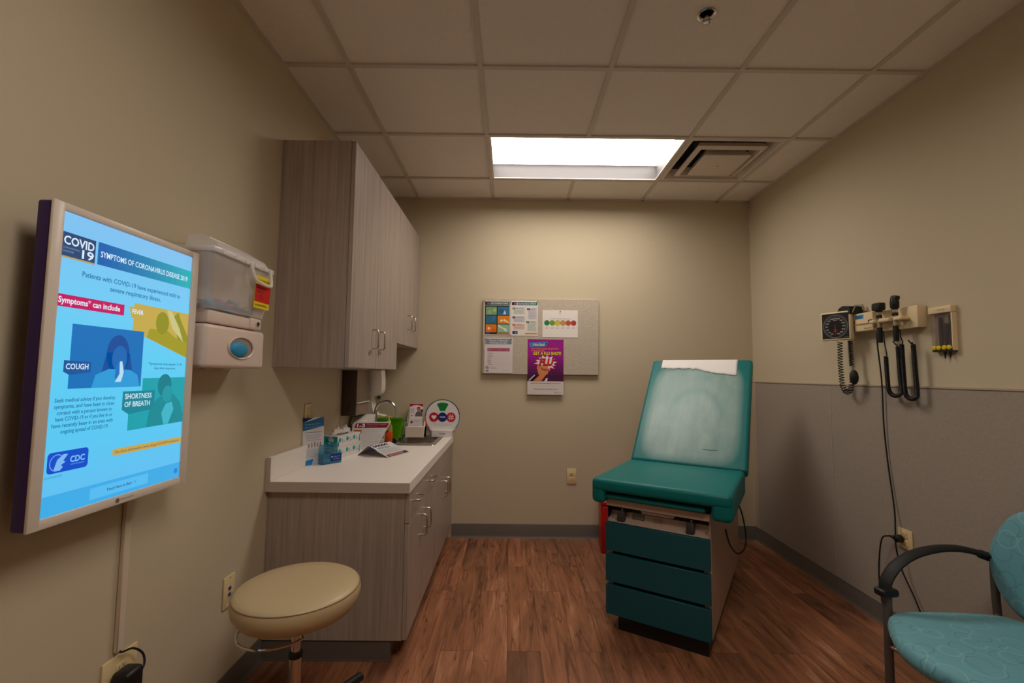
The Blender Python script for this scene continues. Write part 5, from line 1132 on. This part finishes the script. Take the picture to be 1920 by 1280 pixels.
b = B(); b.coil([(0.060, y_, -0.085), (0.062, y_, -0.15), (0.064, y_, -0.225)], 0.0095, 0.009, 0.0028, BLACK, n=6, steps=12); b.build('return_coil', t3)
b = B(); b.lathe([(0.004, 0.040), (0.010, 0.036), (0.018, 0.022), (0.021, 0.0), (0.018, -0.022), (0.010, -0.036), (0.003, -0.040)], BLACKR, c=(0.078, y_, -0.285), n=20); b.build('bulb', t3)
b = B(); b.cyl((0.070, y_, -0.245), (0.066, y_, -0.222), 0.006, CHROME, n=12); b.build('valve', t3)
# specula dispenser
t = thing('specula_dispenser', 'cream topped specula dispenser with yellow caps at the far right of the wall set', 'dispenser', rw(2.008, 1.385), RZ)
b = B(); b.box(-0.058, 0.052, -0.028, -0.001, 0.168, 0.198, CREAM, 0.004, 2); b.text('Welch Allyn', -0.012, 0.026, 0.180, 0.006, -0.028, PR(120, 104, 84), 1); b.build('top_cap', t)
SMOKE = mat('smoky_clear_plastic', (160, 146, 140), rough=0.1, trans=0.6, ior=1.2, alpha=0.22)
b = B(); b.box(-0.050, 0.046, -0.021, -0.020, 0.006, 0.168, SMOKE); b.box(0.044, 0.050, -0.023, -0.001, 0.0, 0.168, CREAM, 0.001, 1); b.box(-0.052, -0.048, -0.021, -0.001, 0.0, 0.168, SMOKE); b.box(-0.050, 0.046, -0.006, -0.001, 0.0, 0.168, mat('grey_backplate', (150, 134, 120)))
b.box(-0.050, 0.048, -0.023, -0.002, -0.004, 0.006, BLACK, 0.001, 1); b.build('tube_case', t)
for x_, h_ in ((-0.036, 0.02), (-0.014, 0.148), (0.012, 0.118), (0.034, 0.155)):
    if h_ > 0.05:
        b = B(); b.lathe([(0.0082, 0.008), (0.0082, h_), (0.003, h_+0.004)], BLACK, c=(x_, -0.0115, 0), n=14); o = b.build('specula_stack', t)
    b = B(); b.M = Matrix.Translation((x_, -0.023, 0.014)); b.lathe([(0.0098, 0.0), (0.0098, 0.006), (0.006, 0.008), (0.001, 0.0085)], mat('yellow_cap', (226, 196, 20), rough=0.4), n=18, axis='Y'); b.build('end_cap', t)
for x_ in (0.0, 0.022, 0.036):
    pass
b = B(); b.lathe([(0.006, 0.0), (0.002, -0.030)], BLACK, c=(0.0, -0.013, -0.004), n=10); b.lathe([(0.006, 0.0), (0.002, -0.026)], BLACK, c=(0.024, -0.013, -0.004), n=10); b.build('loose_tip', t)
# outlet, plug and mains cord
plate('wall_outlet', 'ivory outlet behind the guest chair arm on the right wall', 'outlet', (XR-0.008, 2.265, 0.485), RZ, wdt=0.078, h=0.095)
t = thing('mains_cord', 'long thin black cord running down the right wall to the outlet plug', 'cord', rw(2.30, 0.0), RZ)
b = B(); P = [(-0.055, -0.03, 1.500), (-0.056, -0.03, 1.43), (-0.050, -0.022, 1.25), (-0.052, -0.020, 1.02), (-0.040, -0.018, 0.83), (-0.010, -0.022, 0.62), (0.012, -0.040, 0.51), (0.016, -0.044, 0.44), (0.040, -0.040, 0.34), (0.100, -0.030, 0.22), (0.15, -0.030, 0.10), (0.10, -0.035, 0.02), (0.0, -0.03, 0.012), (-0.09, -0.03, 0.10), (-0.115, -0.03, 0.22), (-0.100, -0.035, 0.36), (-0.068, -0.042, 0.455), (-0.02, -0.045, 0.482)]
b.tube(P, 0.0034, BLACK, n=8, smooth=6); b.build('cable', t)
b = B(); b.M = Matrix.Translation((0.018, 0, 0.482)); b.lathe([(0.016, 0.0175), (0.019, 0.022), (0.017, 0.045), (0.008, 0.052)], BLACK, n=18, axis='Y'); b.tube([(-0.038, -0.045, 0), (0.0, -0.042, 0)], [0.004, 0.012], BLACK, n=10); b.build('plug', t)
